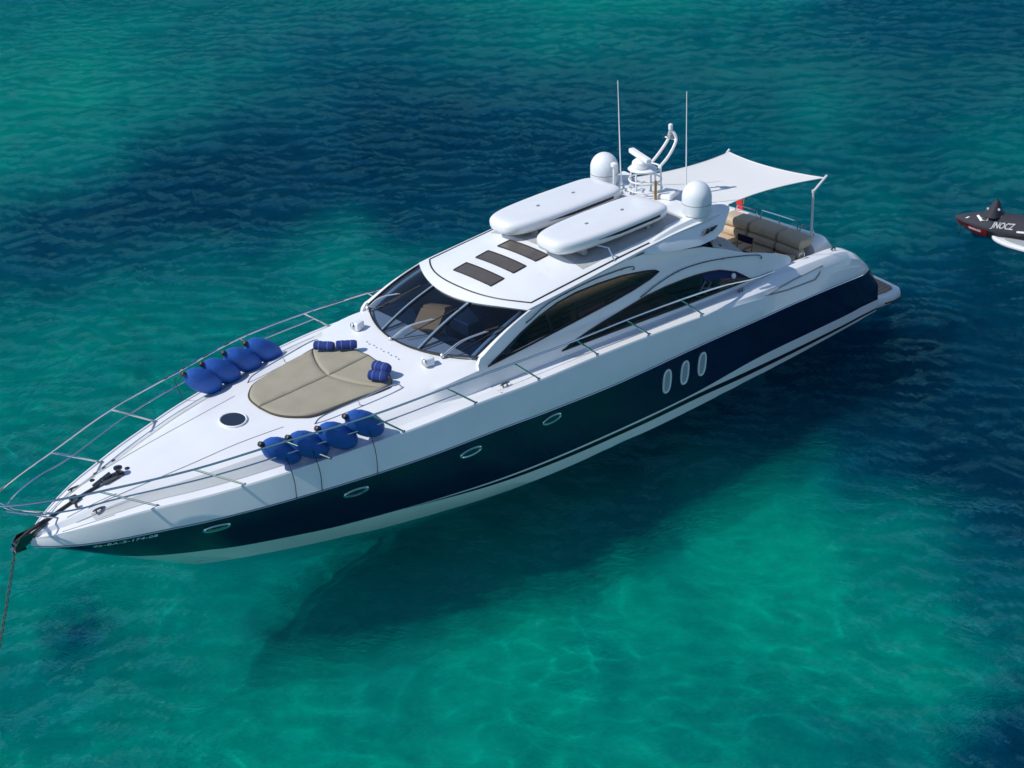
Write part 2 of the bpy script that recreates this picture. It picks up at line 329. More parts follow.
ZN = smooth_table([(1.4,1.2),(2.09,1.06),(3.16,.95),(4.07,.86),(5.1,.77),(5.8,.72),(7.3,.69),(9.6,.58),(12,.52),(14.1,.49),(16.2,.50),(18.5,.62),(20.9,.57),(24,.43)])
ZP = smooth_table([(7.3,.685),(9.6,.535),(12,.465),(14.1,.43),(16.2,.43),(18,.36),(20.7,.27),(24.1,.14)])
ZB = smooth_table([(7.3,.68),(9.6,.45),(12,.345),(14.1,.30),(16.2,.29),(18,.21),(20.7,.15),(24.1,.07)])
yk = lambda x: I(x, YK); ysh = lambda x: I(x, YK)+I(x, DS); xstem = lambda z: 3.35-1.595*z
def yhull(x, z):
    S = ysh(x); zs = I(x, ZS)
    if x > 21.5: S = S+(max(S, 2.90-.05*(x-21.5))-S)*(1-min(1, max(0, z)/zs)**5)
    if x < 3.35:
        a = xstem(z); b = xstem(zs)
        return 0 if x <= a else S*min(1, ((x-a)/max(.01, x-b)))**.65
    W = I(x, YWL); return W+(S-W)*(max(0, z)/zs)**.62
yzP = lambda x: I(x, ZP) if x > 7.3 else I(x, ZN)-.003
yzB = lambda x: I(x, ZB) if x > 7.3 else I(x, ZN)-.006
yacht = empty('motor_yacht', (12.5, 0, 0))
tag(yacht, 'long white motor yacht with navy blue hull sides, anchored on clear turquoise water', 'yacht')

NT = 96
def tdist(i): t = i/NT; return t*(.45+.55*t) if False else t**1.25
def hull_row(zf, x0, x1, side, yf=None):
    r = []
    for i in range(NT+1):
        x = x0+(x1-x0)*tdist(i); z = zf(x); y = yf(x, z) if yf else yhull(x, z)
        r.append((x, side*y, z))
    return r
def start(zf):   # where the line meets the stem
    x = 0
    for _ in range(60): x = .5*x+.5*xstem(zf(max(x, 0)))
    return max(0, x)
g = G()
xN = start(lambda x: I(x, ZN)); xe = 24.05
defs = [  # (z function, x start, x end, y function)
 (lambda x: -1.0, 4.9, xe, lambda x, z: 0.0),
 (lambda x: -.55, 4.2, xe, lambda x, z: I(x, YWL)*.72 if x > 4.2 else 0),
 (lambda x: 0.0, 3.35, xe, None),
 (yzB, xN, xe-.01, None),
 (yzP, xN, xe-.02, None),
 (lambda x: I(x, ZN), xN, 23.97, None),
 (lambda x: .5*I(x, ZN)+.5*I(x, ZS), None, 23.9, None),
 (lambda x: I(x, ZS)-.03, None, 23.76, None),
 (lambda x: I(x, ZS)+.012, 0, 23.74, lambda x, z: ysh(x)+.006),
 (lambda x: .55*I(x, ZS)+.45*I(x, ZK)+.0, 0, 23.74, lambda x, z: .35*ysh(x)+.65*(yk(x)+.045)),
 (lambda x: I(x, ZK), 0, 23.75, lambda x, z: yk(x)),
]
rm = [0, 0, 0, 2, 0, 1, 1, 3, 0, 0]
ends = {}
for side in (-1, 1):
    rows = []
    for zf, x0, x1, yf in defs:
        rows.append(hull_row(zf, start(zf) if x0 is None else x0, x1, side, yf))
    g.grid(rows, rowmi=rm); ends[side] = [r[-1] for r in rows]
g.grid([ends[-1], ends[1]], rowmi=[0])
hull = build('hull', g, [WHITE, NAVY, BOOT, BLACKR], yacht, 28)
# rub rail: thin bright strip along the sheer
for side in (-1, 1):
    g = G(); g.tube([(x, side*(ysh(x)+.012), I(x, ZS)-.01) for x in [.05+i*.25 for i in range(95)]], .016, 6)
    build('rub_rail', g, CHROME, hull)
# portlights (oval, near the bow) and tall oval windows amidships
def hull_frame(x, z, side=-1):
    p = Vector((x, side*yhull(x, z), z)); a = Vector((x+.1, side*yhull(x+.1, z), z)); b = Vector((x, side*yhull(x, z+.1), z+.1))
    u = (a-p).normalized(); v = (b-p); v = (v-u*v.dot(u)).normalized(); nn = u.cross(v).normalized()
    if nn.y*side < 0: nn = -nn
    return p, u, v, nn
def oval_window(x, z, a, b_, name, side, tilt=0, sq=2.0, ring=.028):
    p, u, v, nn = hull_frame(x, z, side); ct, st = math.cos(tilt), math.sin(tilt); u, v = u*ct+v*st, v*ct-u*st
    se = lambda q, e: math.copysign(abs(q)**e, q)
    P = [p+nn*.012+u*a*se(math.cos(k*math.tau/28), 2/sq)+v*b_*se(math.sin(k*math.tau/28), 2/sq) for k in range(28)]
    g = G(); g.tube(P, ring, 8, closed=True)
    fr_ = build(name, g, CHROME if b_ < .2 else PAINTW, yacht)  # hull window rings: white colour stands in for brightly lit steel
    g = G(); g.slab([q-nn*.006 for q in P], nn*.006); build('pane', g, DARKG if b_ < .2 else mat('pale reflection pane', (.34, .37, .42), .2, 0, .5), fr_)  # hull window panes: bright reflection put into the pale base colour
for side in (-1, 1):
    for x, z in ((3.22, 1.775), (6.08, 1.745), (8.83, 1.765), (11.14, 1.715)): oval_window(x, z, .27, .095, 'portlight', side, .04)
    for x, z in ((14.95, 1.29), (15.58, 1.30), (16.21, 1.31)): oval_window(x, z-.02, .125, .315, 'hull_window', side, 0, 2.6, .026)
# small scuppers under the topsides
# ---------------------------------------------------------------- decks
ZC = smooth_table([(0,2.30),(.6,2.5),(1.4,2.70),(2.65,2.86),(3.5,2.91),(4.5,3.0),(5.8,3.06),(7,3.12),(8,3.2),(9,3.29),(10,3.34)])
YC = smooth_table([(0,.01),(.6,.2),(1.41,.43),(2.65,.62),(3.33,.70),(4.4,.80),(5.8,1.02),(7,1.3),(8,1.6),(9,1.85),(10,1.98)])
ZCE = smooth_table([(0,2.29),(.6,2.47),(1.41,2.66),(2.65,2.80),(3.33,2.86),(4.4,2.95),(5.8,3.01),(7,3.07),(8,3.13),(9,3.22),(10,3.32)])
def fprof(x):
    K = yk(x); zk = I(x, ZK); zc = I(x, ZC); yc = min(I(x, YC), K*.8); zce = I(x, ZCE)
    s = min(1, .25+x/3.2)
    W = (max(K-.30*s, K*.6), zk+.015); Rr = (max(K-.50*s, K*.5), zk+.015+.14*min(1, x/4))
    f = min(1, max(0, (x-7.6)/2.0)); f = f*f*(3-2*f); Rr = (Rr[0]*(1-f)+2.364*f, Rr[1]*(1-f)+2.765*f)
    q = (.5*(Rr[0]+yc)*(1-f)+2.243*f, (.45*Rr[1]+.55*zce+.02)*(1-f)+3.19*f)
    return [(K, zk), (K-.02*s, zk+.035), (K-.06*s, zk+.035), (K-.075*s, zk+.012), W, (W[0]-.02*s, W[1]+.005), Rr, q, (yc+.03, zce-.008), (yc-.03, zce+.008), (yc*.5, zce+(zc-zce)*.75), (0, zc)]
g = G(); rows = []
X = [0, .08, .2, .4, .65]+[.9+i*.25 for i in range(37)]
for x in X:
    h_ = fprof(x); rows.append([(x, -y, z) for y, z in h_]+[(x, y, z) for y, z in h_[::-1]][1:])
g.grid(rows)
ZW = smooth_table([(9.9,2.74),(12,2.7),(14.4,2.63),(16.4,2.58),(18,2.54),(20,2.56),(21.4,2.5),(22.2,2.43),(22.84,2.16),(23.3,1.8),(23.75,1.40)])
YWI = smooth_table([(9.9,yk(9.9)-.3),(14,2.62),(17,2.64),(20,2.62),(22.5,2.58),(23.2,2.5),(23.75,2.3)])
for side in (-1, 1):
    rows = []
    Xa = [9.9+i*.2 for i in range(69)]+[23.75]
    for x in Xa:
        K = yk(x); zk = I(x, ZK); wy = I(x, YWI); wz = I(x, ZW); f = min(1, max(0, (x-14)/5))
        mid = (K*.6+wy*.4+.05*f, zk+(wz-zk)*.55)
        aft = min(1, max(0, (x-18)/1.5)); iy = 2.36*aft+2.40*(1-aft)
        rows.append([(x, side*K, zk), (x, side*(K-.02), zk+.035*(1-f)+(wz-zk)*.1*f), (x, side*mid[0], max(mid[1], zk+.03*(1-f))), (x, side*(wy+.06*f), wz-.015), (x, side*wy, wz), (x, side*(wy-.1), wz+.005), (x, side*iy, wz+.02), (x, side*(iy-.02), wz-.7 if x > 17.6 else wz-.08)])
    g.grid(rows)
deck = build('deck', g, WHITE, yacht, 30)
# non-slip panels on the foredeck sides
for side in (-1, 1):
    g = G(); rows = []
    for i in range(22):
        x = .9+i*.25+.25; h_ = fprof(x); a, b_, c_ = h_[5], h_[6], h_[7]; P = [Vector((x, side*p[0], p[1]+.009)) for p in (a, b_, c_)]
        rows.append([P[0].lerp(P[1], .04), P[0].lerp(P[1], .5), P[1], P[1].lerp(P[2], .45)])
    g.grid(rows); build('walkway_panel', g, NONSLIP, deck)
for side in (-1, 1):
    g = G(); g.tube([(x, side*fprof(x)[8][0], fprof(x)[8][1]+.006) for x in [1.15+.25*k for k in range(18)]], .006, 5); build('crease_shade', g, GREYP, deck)  # thin grey line draws the faint shade of the foredeck crease
# recessed triangle on the aft quarters
for side in (-1, 1):
    def shoulder(x, z):
        K = yk(x); zk = I(x, ZK); wy = I(x, YWI); wz = I(x, ZW); t = (z-zk)/(wz-zk)
        if t <= 0: return K+.045
        if t < .55: return K+(K*.6+wy*.4+.05-K)*t/.55
        return (K*.6+wy*.4+.05)+(wy+.06-(K*.6+wy*.4+.05))*(t-.55)/.45
    pts = [(18.75, 2.30), (19.9, 2.37), (21.15, 2.37), (20.95, 2.22), (20.75, 2.12), (19.6, 2.19), (18.75, 2.30)]
    P = []
    for (a, b_), (c_, d_) in zip(pts, pts[1:]):
        for k in range(5): x = a+(c_-a)*k/5; z = b_+(d_-b_)*k/5; P.append((x, side*(shoulder(x, z)+.012), z))
    g = G(); g.tube(P, .02, 6, closed=True, flat=1); build('quarter_moulding', g, GREYP, deck)

# ---------------------------------------------------------------- superstructure
KS = .28
ysd = lambda z, off=0: 2.38-KS*(z-2.7)+off
def SP(x, z, side, off=0): return Vector((x, side*ysd(z, off), z))
upwin = [(9.99,3.20),(11.33,3.28),(12.3,3.35),(13.16,3.41),(14.0,3.47),(14.64,3.53),(15.25,3.62),(15.6,3.71),(15.45,3.78),(15.12,3.85),(14.4,3.95),(13.6,3.99),(12.9,3.99),(12.29,3.93),(11.7,3.80),(11.09,3.61),(10.5,3.38),(10.26,3.29)]
lowwin = [(12.13,2.86),(14.01,2.79),(16.03,2.70),(17.41,2.66),(18.72,2.62),(18.2,2.95),(17.66,3.15),(17.27,3.22),(16.8,3.27),(16.43,3.29),(15.7,3.30),(14.99,3.27),(14.11,3.17),(13.5,3.10),(13.06,3.04),(12.6,2.96)]
panel = [(9.72,2.66),(9.9,2.64),(12.1,2.62),(14.6,2.57),(16.8,2.54),(18.7,2.50),(19.38,2.50),(19.98,2.55),(20.29,2.6),(20.34,2.68),(20.27,2.78),(19.87,2.94),(19.3,3.12),(18.73,3.28),(18.0,3.58),(17.27,3.84),(16.43,4.0),(15.42,4.22),(14.58,4.25),(13.42,4.15),(12.3,4.05),(11.44,3.985),(10.6,3.70),(9.83,3.42),(9.74,3.3),(9.72,3.0)]
def smooth_closed(pts, n=3):
    return [(p[0], p[1]) for p in spline([(a, b_, 0) for a, b_ in pts], n, closed=True)]
def dense(pts, n=3):
    out = []
    for (a, b_), (c_, d_) in zip(pts, pts[1:]+pts[:1]):
        for k in range(n): out.append((a+(c_-a)*k/n, b_+(d_-b_)*k/n))
    return out
def holed_panel(name, outer, holes, side, off, thick, mats, parent):
    bm = bmesh.new(); edges = []; loops = []
    for L in [outer]+holes:
        vs = [bm.verts.new(SP(x, z, side, off)) for x, z in L]; loops.append(vs)
        edges += [bm.edges.new((vs[i], vs[(i+1) % len(vs)])) for i in range(len(vs))]
    bmesh.ops.triangle_fill(bm, use_beauty=True, edges=edges)
    g = G(); bm.verts.index_update(); V = [v.co.copy() for v in bm.verts]; g.add(V, [[v.index for v in f.verts] for f in bm.faces]); N = len(V)
    inn = [v+Vector((0, -side*thick, 0)) for v in V]; g.add(inn, [[v.index for v in f.verts][::-1] for f in bm.faces])
    for vs in loops:
        ids = [v.index for v in vs]
        for i in range(len(ids)): g.f.append((ids[i], ids[(i+1) % len(ids)], N+ids[(i+1) % len(ids)], N+ids[i])); g.m.append(0)
    bm.free(); return build(name, g, mats, parent, 40)
for side in (-1, 1):
    cs = holed_panel('cabin_side', dense(panel, 2), [dense(upwin, 2), dense(lowwin, 2)], side, 0, .07, WHITE, yacht)
    for outline, bars, nm in ((upwin, [(11.95, 3.86, 12.0, 3.33, .09), (12.75, 3.98, 12.85, 3.39, .06)], 'upper_side_window'), (lowwin, [(17.1, 3.24, 16.75, 2.69, .05)], 'lower_side_window')):
        g = G(); g.slab([SP(x, z, side, -.022) for x, z in dense(outline, 2)], (0, -side*.012, 0)); win = build(nm, g, SIDEGLASS, yacht)
        g = G(); g.tube([SP(x, z, side, .004) for x, z in dense(outline, 2)], .022, 6, closed=True); build('window_frame', g, BLACKR, win)
        for x1, z1, x2, z2, wd in bars:
            g = G(); g.slab([SP(x1-wd/2, z1, side, -.035), SP(x1+wd/2, z1, side, -.035), SP(x2+wd/2, z2, side, -.035), SP(x2-wd/2, z2, side, -.035)], (0, -side*.02, 0)); build('mullion', g, BLK, win)
    g = G(); g.slab([SP(x, z, side, -.015) for x, z in [(17.0,3.20),(17.27,3.215),(17.66,3.14),(18.2,2.94),(18.66,2.66),(18.1,2.82),(17.5,2.97),(17.08,3.05)]], (0, side*.006, 0)); cl_ = build('navy_valance', g, mat('navy cloth', (.008, .022, .10), .9), yacht)
    g = G(); g.lathe([(.075, 0), (.075, .02), (.05, .04)], SP(18.1, 2.88, side, .0), axis=(0, side, .28), seg=18); build('side_lamp', g, DOME, yacht)
    for a_, b_ in (((17.15, 3.0), (16.75, 2.72)), ((17.35, 2.93), (17.05, 2.72)), ((17.02, 2.86), (17.32, 2.78))):
        g = G(); g.tube([SP(*a_, side, -.06), SP(*b_, side, -.06)], .018, 6); build('inner_strut', g, PAINTW, yacht)
    # navy cloth behind the aft end of the lower window and its round lamp
    # raised moulding that sweeps above the lower window, plus handrails
    for L, nm in (([(11.30, 3.80), (11.9, 4.0), (12.6, 4.09), (13.5, 4.14), (14.4, 4.12), (14.75, 4.08), (14.78, 4.0)], 'roof_grab_rail'),
                  ([(14.85, 3.33), (15.4, 3.46), (16.2, 3.56), (17.0, 3.53), (17.8, 3.42), (18.6, 3.27), (19.1, 3.14), (19.2, 3.03)], 'coaming_grab_rail')):
        pl = spline([SP(x, z, side, .055) for x, z in L], 5); pl[0] = SP(L[0][0]-.02, L[0][1]-.03, side, .0); pl[-1] = SP(L[-1][0], L[-1][1]-.02, side, 0)
        g = G(); g.tube(pl, .014, 6)
        for q in (2, 4):
            x, z = L[q]; g.tube([SP(x, z, side, .055), SP(x+.03, z-.05, side, 0)], .012, 6)
        build(nm, g, MATS['dark steel'] if 'dark steel' in MATS else mat('dark steel', (.12, .12, .125), .25, 1), yacht)
# roof
ZR = smooth_table([(10.7,3.97),(11.1,4.12),(11.5,4.21),(12,4.29),(12.5,4.37),(13,4.42),(13.5,4.47),(14.5,4.54),(15.5,4.58),(16.5,4.61),(18.4,4.60)])
ZE = smooth_table([(10.7,3.90),(11.1,3.96),(11.44,4.02),(12.3,4.10),(13.4,4.2),(14.6,4.31),(15.4,4.37),(16.5,4.44),(18.4,4.46)])
WR = smooth_table([(10.7,1.99),(12,2.0),(14,1.99),(15.4,1.96),(16.5,1.95),(17.6,1.95),(18.4,1.9)])
def zroof(x, y):
    return I(x, ZR)-(I(x, ZR)-I(x, ZE))*min(1, abs(y)/I(x, WR))**2.2
xf = lambda y: 10.74+.68*(abs(y)/2)**2.1
xr = lambda y: 18.05-.35*(1-(abs(y)/2)**2)
g = G(); rows = []; under = []
NY = 28
for i in range(41):
    t = i/40; r = []; u_ = []
    for j in range(NY+1):
        s_ = -1+2*j/NY; y0 = 2.0*s_; x = xf(y0)+(xr(y0)-xf(y0))*t; y = s_*I(x, WR)
        z = zroof(x, y)+.012; r.append((x, y, z)); u_.append((x+.04*(t == 0), y*.99, z-.07))
    rows.append(r); under.append(u_)
g.grid(rows); g.grid(under); g.grid([rows[0], under[0]]); g.grid([rows[-1], under[-1]])
g.grid([[r[0] for r in rows], [r[0] for r in under]]); g.grid([[r[-1] for r in rows], [r[-1] for r in under]])
roof = build('roof', g, WHITE, yacht, 40)
# black seal line round the roof
L = []
for i in range(25): L.append((15.5-3.85*i/24, -1))
bl = [(x, -(1.86 if x < 14 else 1.86), 0) for x, _ in L]
front = [(11.05+.60*(abs(y)/1.86)**2.6, y, 0) for y in [-1.86+3.72*k/24 for k in range(25)]]
path = bl[:-1]+front+[(x, -y, 0) for x, y, _ in bl[::-1]][1:]
g = G(); g.tube([(x, y, zroof(x, y)+.018) for x, y, _ in path], .021, 6, flat=.7); build('roof_seal', g, BLACKR, roof)
def roof_patch(name, x0, x1, y0, y1, m_, h, parent, n=8, frame=None):
    g = G(); R_ = [[(x0+(x1-x0)*i/n, y0+(y1-y0)*j/n, zroof(x0+(x1-x0)*i/n, y0+(y1-y0)*j/n)+.012+h) for j in range(n+1)] for i in range(n+1)]
    g.grid(R_); U = [[(p[0], p[1], p[2]-h-.003) for p in r] for r in R_]
    g.grid([R_[0], U[0]]); g.grid([R_[-1], U[-1]]); g.grid([[r[0] for r in R_], [r[0] for r in U]]); g.grid([[r[-1] for r in R_], [r[-1] for r in U]])
    o = build(name, g, m_, parent)
    if frame:
        g = G(); cs_ = [(x0, y0), (x1, y0), (x1, y1), (x0, y1)]; P = []
        for (a, b_), (c_, d_) in zip(cs_, cs_[1:]+cs_[:1]):
            for k in range(6): P.append((a+(c_-a)*k/6, b_+(d_-b_)*k/6, zroof(a+(c_-a)*k/6, b_+(d_-b_)*k/6)+.012+h))
        g.tube(P, frame, 6, closed=True); build('skylight_frame', g, BLACKR, o)
    return o
for x0, x1 in ((11.46, 11.86), (12.16, 12.55), (12.86, 13.25)): roof_patch('skylight', x0, x1, -.69, .69, TINTP, .012, yacht, 6, .018)
roof_patch('sliding_sunroof', 13.45, 17.05, -1.68, 1.68, GREYD, .008, yacht, 16)
# windscreen
NW = 28
def wsb(s_): y = 2.03*s_; return Vector((9.2+.66*abs(s_)**2.1, y, 3.315+.09*s_*s_))
def wst(s_): y = 1.97*s_; return Vector((xf(y)+.06, y, zroof(xf(y)+.06, y)-.045))
def wsp(s_, t, h=0):
    a, b_ = wsb(s_), wst(s_); p = a.lerp(b_, t); nn = Vector((-.35, s_*.3, 1)).normalized(); return p+nn*(math.sin(t*math.pi)*.05+h)
def ws_s(y, t): return y/(2.03+(1.97-2.03)*t)
MB, MT = .345, .36
def panel_ws(sa, sb, name):
    g = G(); A = [[wsp(sa+(sb-sa)*j/10, t/10) for j in range(11)] for t in range(11)]; g.grid(A)
    g.grid([[p+Vector((0, 0, -.012)) for p in r] for r in A])
    o = build(name, g, WSGLASS, yacht); return o
for sa, sb in ((-1, -MB), (-MB, MB), (MB, 1)): wo = panel_ws(sa, sb, 'windscreen_pane')
for s_ in (-MB, MB):
    g = G(); rows = []
    g.tube([wsp(s_, t/10, .012) for t in range(11)], .024, 6); build('windscreen_mullion', g, BLACKR, yacht)
    g = G(); g.tube([wsp(s_+.05, t/10, -.035) for t in range(11)], .055, 6, flat=.5); build('inner_pillar', g, mat('pale blue trim', (.62, .78, .85), .4), yacht)
g = G(); P = [wsp(-1+2*k/30, 0, .01) for k in range(31)]+[wsp(1, t/8, .01) for t in range(1, 8)]+[wsp(1-2*k/30, 1, .006) for k in range(31)]+[wsp(-1, 1-t/8, .01) for t in range(1, 8)]
g.tube(P, .024, 6, closed=True); build('windscreen_seal', g, BLACKR, yacht)
for s_ in (-.93, .93):
    g = G(); g.tube([wsp(s_, t/10, -.06) for t in range(11)], .05, 6, flat=.5); build('inner_pillar', g, MATS['pale blue trim'], yacht)
# A-pillars joining glass, roof and cabin side
for side in (-1, 1):
    g = G(); rows = []
    for k in range(17):
        t = k/16; p = wsp(side, t, .012); z = p.z; x = p.x
        q = SP(x+.02, z+.0, side, .004); rows.append([p, p.lerp(q, .4)+Vector((0, side*.01, .03)), p.lerp(q, .8)+Vector((.02, side*.02, .02)), q+Vector((.05, side*.0, -.04)), q+Vector((.12, -side*.03, -.2))])
    g.grid(rows); build('windscreen_pillar', g, WHITE, yacht, 60)
# wipers
for s0, s1, nm in ((.86, .50, 0), (.05, -.14, 0), (-.62, -.95, 0)): pass
def wiper(s0, t0, s1, t1, bs0, bt0, bs1, bt1):
    g = G(); pts = spline([wsp(s0, t0-.03, .03), wsp(s0*.6+s1*.4, t0*.55+t1*.45, .12), wsp(s1, t1, .06)], 5); g.tube(pts, .015, 6); g.tube([p+Vector((.035, -.045, .0)) for p in pts], .008, 6)
    g.lathe([(.05, -.02), (.05, .05), (.03, .07)], wsp(s0, t0-.03, .01))
    a = build('wiper', g, mat('satin alloy', (.6, .62, .64), .35, .7), yacht)
    g = G(); g.tube([wsp(bs0, bt0, .03), wsp(bs1, bt1, .03)], .014, 4); build('wiper_blade', g, BLK, a)
wiper(.93, .0, .66, .50, .76, .12, .52, .84)
wiper(.12, .0, -.16, .50, -.02, .10, -.28, .82)
wiper(-.66, .0, -.86, .46, -.80, .08, -.96, .60)
# cabin interior
g = G(); rows = [[(wsb(s_/10).x+.05+d, 2.0*s_/10*(1-.0*d), 3.24-.32*max(0, d-.9)) for s_ in range(-10, 11)] for d in (0, .3, .6, .9, 1.15)]
g.grid(rows); build('dashboard', g, DASH, yacht)
g = G(); g.box((14.4, 0, 1.98), (9.2, 4.3, .05)); build('cabin_floor', g, CABFLOOR, yacht)
g = G(); g.box((17.9, 0, 2.9), (.06, 4.1, 1.6)); build('cabin_bulkhead', g, DASH, yacht)
g = G(); g.box((11.0, 0, 2.45), (.06, 4.2, .95)); build('helm_bulkhead', g, DASH, yacht)
def seat(name, c, w_, m_, rz=0, back=.6):
    g = G(); rot = Matrix.Rotation(rz, 3, 'Z'); c = Vector(c)
    g.box(c+rot @ Vector((0, 0, .22)), (.55, w_, .45), rot, bev=.05); o = build(name, g, m_, yacht)
    g = G(); g.box(c+rot @ Vector((.27, 0, .22+back*.7)), (.16, w_, back), rot @ Matrix.Rotation(.12, 3, 'Y'), bev=.05); build('backrest', g, m_, o); return o
g = G(); g.box((10.25, .14, 3.42), (.62, .62, .26), Matrix.Rotation(.5, 3, 'Z') @ Matrix.Rotation(-.42, 3, 'Y'), bev=.02); g.box((10.62, .32, 3.56), (.45, .56, .22), Matrix.Rotation(.5, 3, 'Z') @ Matrix.Rotation(.3, 3, 'Y'), bev=.02)
build('instrument_hood', g, mat('tan hood cover', (.85, .46, .2), .7, bump=.2, bscale=12), yacht)
seat('helm_seat', (12.0, 1.0, 2.25), .8, DASH, 0, .7); seat('helm_seat', (12.0, -.6, 2.25), .8, DASH, 0, .7)
seat('saloon_sofa', (14.2, -1.3, 2.05), 1.1, BROWN, R(90), .5); seat('saloon_sofa', (15.4, -1.3, 2.05), 1.1, BROWN, R(90), .5); seat('saloon_sofa', (14.3, 1.4, 2.05), 1.8, BEIGE, R(-90), .5)
g = G(); g.box((14.3, .1, 2.6), (1.3, .7, .05), bev=.01); g.tube([(14.3, .1, 2.0), (14.3, .1, 2.6)], .06); build('saloon_table', g, BROWN, yacht)

# radar arch wings
for side in (-1, 1):
    sec = [(15.25, 1.90, 4.35, 1.97, 4.20), (15.8, 1.86, 4.47, 2.06, 4.12), (16.4, 1.82, 4.54, 2.12, 4.05), (17.0, 1.80, 4.57, 2.15, 3.98), (17.6, 1.80, 4.60, 2.12, 3.98), (17.95, 1.80, 4.62, 2.07, 4.10), (18.34, 1.80, 4.64, 1.93, 4.50)]
    g = G(); rows = []
    for x, y1, z1, y2, z2 in sec:
        rows.append([(x, side*(y1-.25), z1-.02), (x, side*y1, z1), (x, side*(y1*.6+y2*.4+.04), z1*.5+z2*.5+.05), (x, side*y2, z2), (x, side*(y2-.08), z2-.03), (x, side*(y1-.25), z1-.14)])
    rr = []
    for a in range(len(rows)-1):
        for k in range(4): rr.append([tuple(Vector(p).lerp(Vector(q), k/4)) for p, q in zip(rows[a], rows[a+1])])
    rr.append(rows[-1]); g.grid(rr, closed=True); g.fan(rr[0]); g.fan(rr[-1]); wing = build('radar_arch', g, WHITE, yacht, 45)
    g = G()
    for k in range(3): g.slab([(17.15+k*.16, side*(2.085), 4.17+k*.02), (17.28+k*.16, side*(2.075), 4.2+k*.02), (17.4+k*.16, side*2.06, 4.30), (17.3+k*.16, side*2.06, 4.30)], (0, side*.03, -.004))
    build('arch_vent', g, BLK, wing)
    g = G(); g.box((16.6, side*1.88, 3.92), (2.3, .05, .42)); build('arch_window', g, DARKG, yacht)
    # step panel between arch and coaming
    g = G(); g.slab([(17.8, side*1.55, 3.95), (18.6, side*1.6, 3.55), (18.7, side*2.1, 3.3), (17.6, side*2.05, 3.8)], (0, 0, -.06)); build('side_step', g, GREYD, yacht)

# roof pods (long white lockers)
def superpod(name, x0, x1, yc, hw, z0, lift):
    g = G(); n_o = 56; rows = []
    L_ = (x1-x0)/2; xc = (x0+x1)/2
    for z, ins in ((z0-.02, .20), (z0+.0, .12), (z0+.06, .035), (z0+.13, .005), (z0+.22, 0), (z0+.27, .012), (z0+.315, .05), (z0+.34, .11), (z0+.352, .2), (z0+.36, .34)):
        r = []
        for k in range(n_o):
            a = math.tau*k/n_o; c_, s_ = math.cos(a), math.sin(a); e = 2/(7 if c_ > 0 else 3.6)
            px = math.copysign(abs(c_)**e, c_); py = math.copysign(abs(s_)**e, s_)
            taper = 1-.10*max(0, -px)-.03*max(0, px)
            x = xc+(L_-ins)*px-(.14*(1-abs(py)) if px > .6 else 0)*0; y = yc+(hw-ins)*py*taper
            r.append((x, y, z+lift*(x-x0)/(x1-x0)))
        rows.append(r)
    # crowned lid
    top = rows[-1]; cx = sum(p[0] for p in top)/n_o; cy = yc
    for f in (.66, .33): rows.append([(cx+(p[0]-cx)*f, cy+(p[1]-cy)*f, p[2]+.02*(1-f)+lift*(cx-p[0])*(1-f)/(x1-x0)) for p in top])
    g.grid(rows, closed=True); g.fan(rows[0][::-1]); g.fan(rows[-1]); pod = build(name, g, WHITE, yacht, 50)
    for sd_ in (-1, 1):
        g = G(); nn_ = 30; A = []
        for k in range(nn_+1):
            x = x0+1.1+(x1-x0-1.55)*k/nn_; px = (x-xc)/L_; py = (1-abs(px)**(7 if px > 0 else 3.6))**(1/(7 if px > 0 else 3.6)); taper = 1-.10*max(0, -px)-.03*max(0, px)
            y = yc+sd_*(hw*py*taper+.004); z = z0+.19+lift*(x-x0)/(x1-x0); hgt = .042*min(1, k/10)
            A.append([(x, y, z-hgt), (x, y+sd_*.006, z), (x, y-.012*sd_, z+hgt+.004)])
        g.grid(A); build('louvre', g, BLK, pod)
        g = G(); rows = []
    for k in range(2):
        g = G(); g.box((x0+1.3+1.2*k, yc-.05, z0+.385+lift*(1.3+1.2*k)/(x1-x0)), (.09, .05, .02), bev=.006); build('latch', g, GREYP, pod)
    for xx in (x0+.8, x1-.7):
        g = G(); g.box((xx, yc, z0-.05), (.12, hw*1.5, .14), bev=.01); build('cradle', g, GREYP, pod)
    return pod
superpod('roof_locker', 13.02, 16.66, -.86, .72, 4.60, .06)
superpod('roof_locker', 13.04, 16.80, .90, .72, 4.60, .06)
for side in (-1, 1):
    g = G(); g.tube([(14.3, side*1.9, zroof(14.3, 1.9)), (14.25, side*1.72, 4.62), (14.1, side*1.45, 4.66)], .022, 6); build('locker_stay', g, CHROME, yacht)

# ---------------------------------------------------------------- mast, domes, aerials
for side in (-1, 1):
    c = (17.42, side*1.64, 4.47)
    g = G(); g.lathe([(.30, 0), (.31, .08), (.27, .10)], c, seg=32); g.lathe([(.28, .09), (.35, .13), (.372, .2), (.372, .56)]+[(.372*math.cos(a*math.pi/20), .56+.40*math.sin(a*math.pi/20)) for a in range(1, 11)], c, seg=36)
    d_ = build('satellite_dome', g, DOME, yacht, 40)
    g = G(); g.lathe([(.374, .40), (.376, .41), (.374, .42)], c, seg=36); build('dome_seam', g, GREYP, d_)
def whip(x, y, h_, lean):
    g = G(); g.lathe([(.05, 0), (.05, .05), (.03, .1), (.028, .28), (.02, .3)], (x, y, 4.6)); g.tube([(x, y, 4.6), (x+lean[0], y+lean[1], 4.6+h_)], [.02, .009], 6); build('whip_antenna', g, PAINTW, yacht)
whip(17.6, 1.2, 2.8, (-.05, .05)); whip(17.88, -.86, 2.85, (-.04, .0))
g = G(); mx, my = 17.35, .22
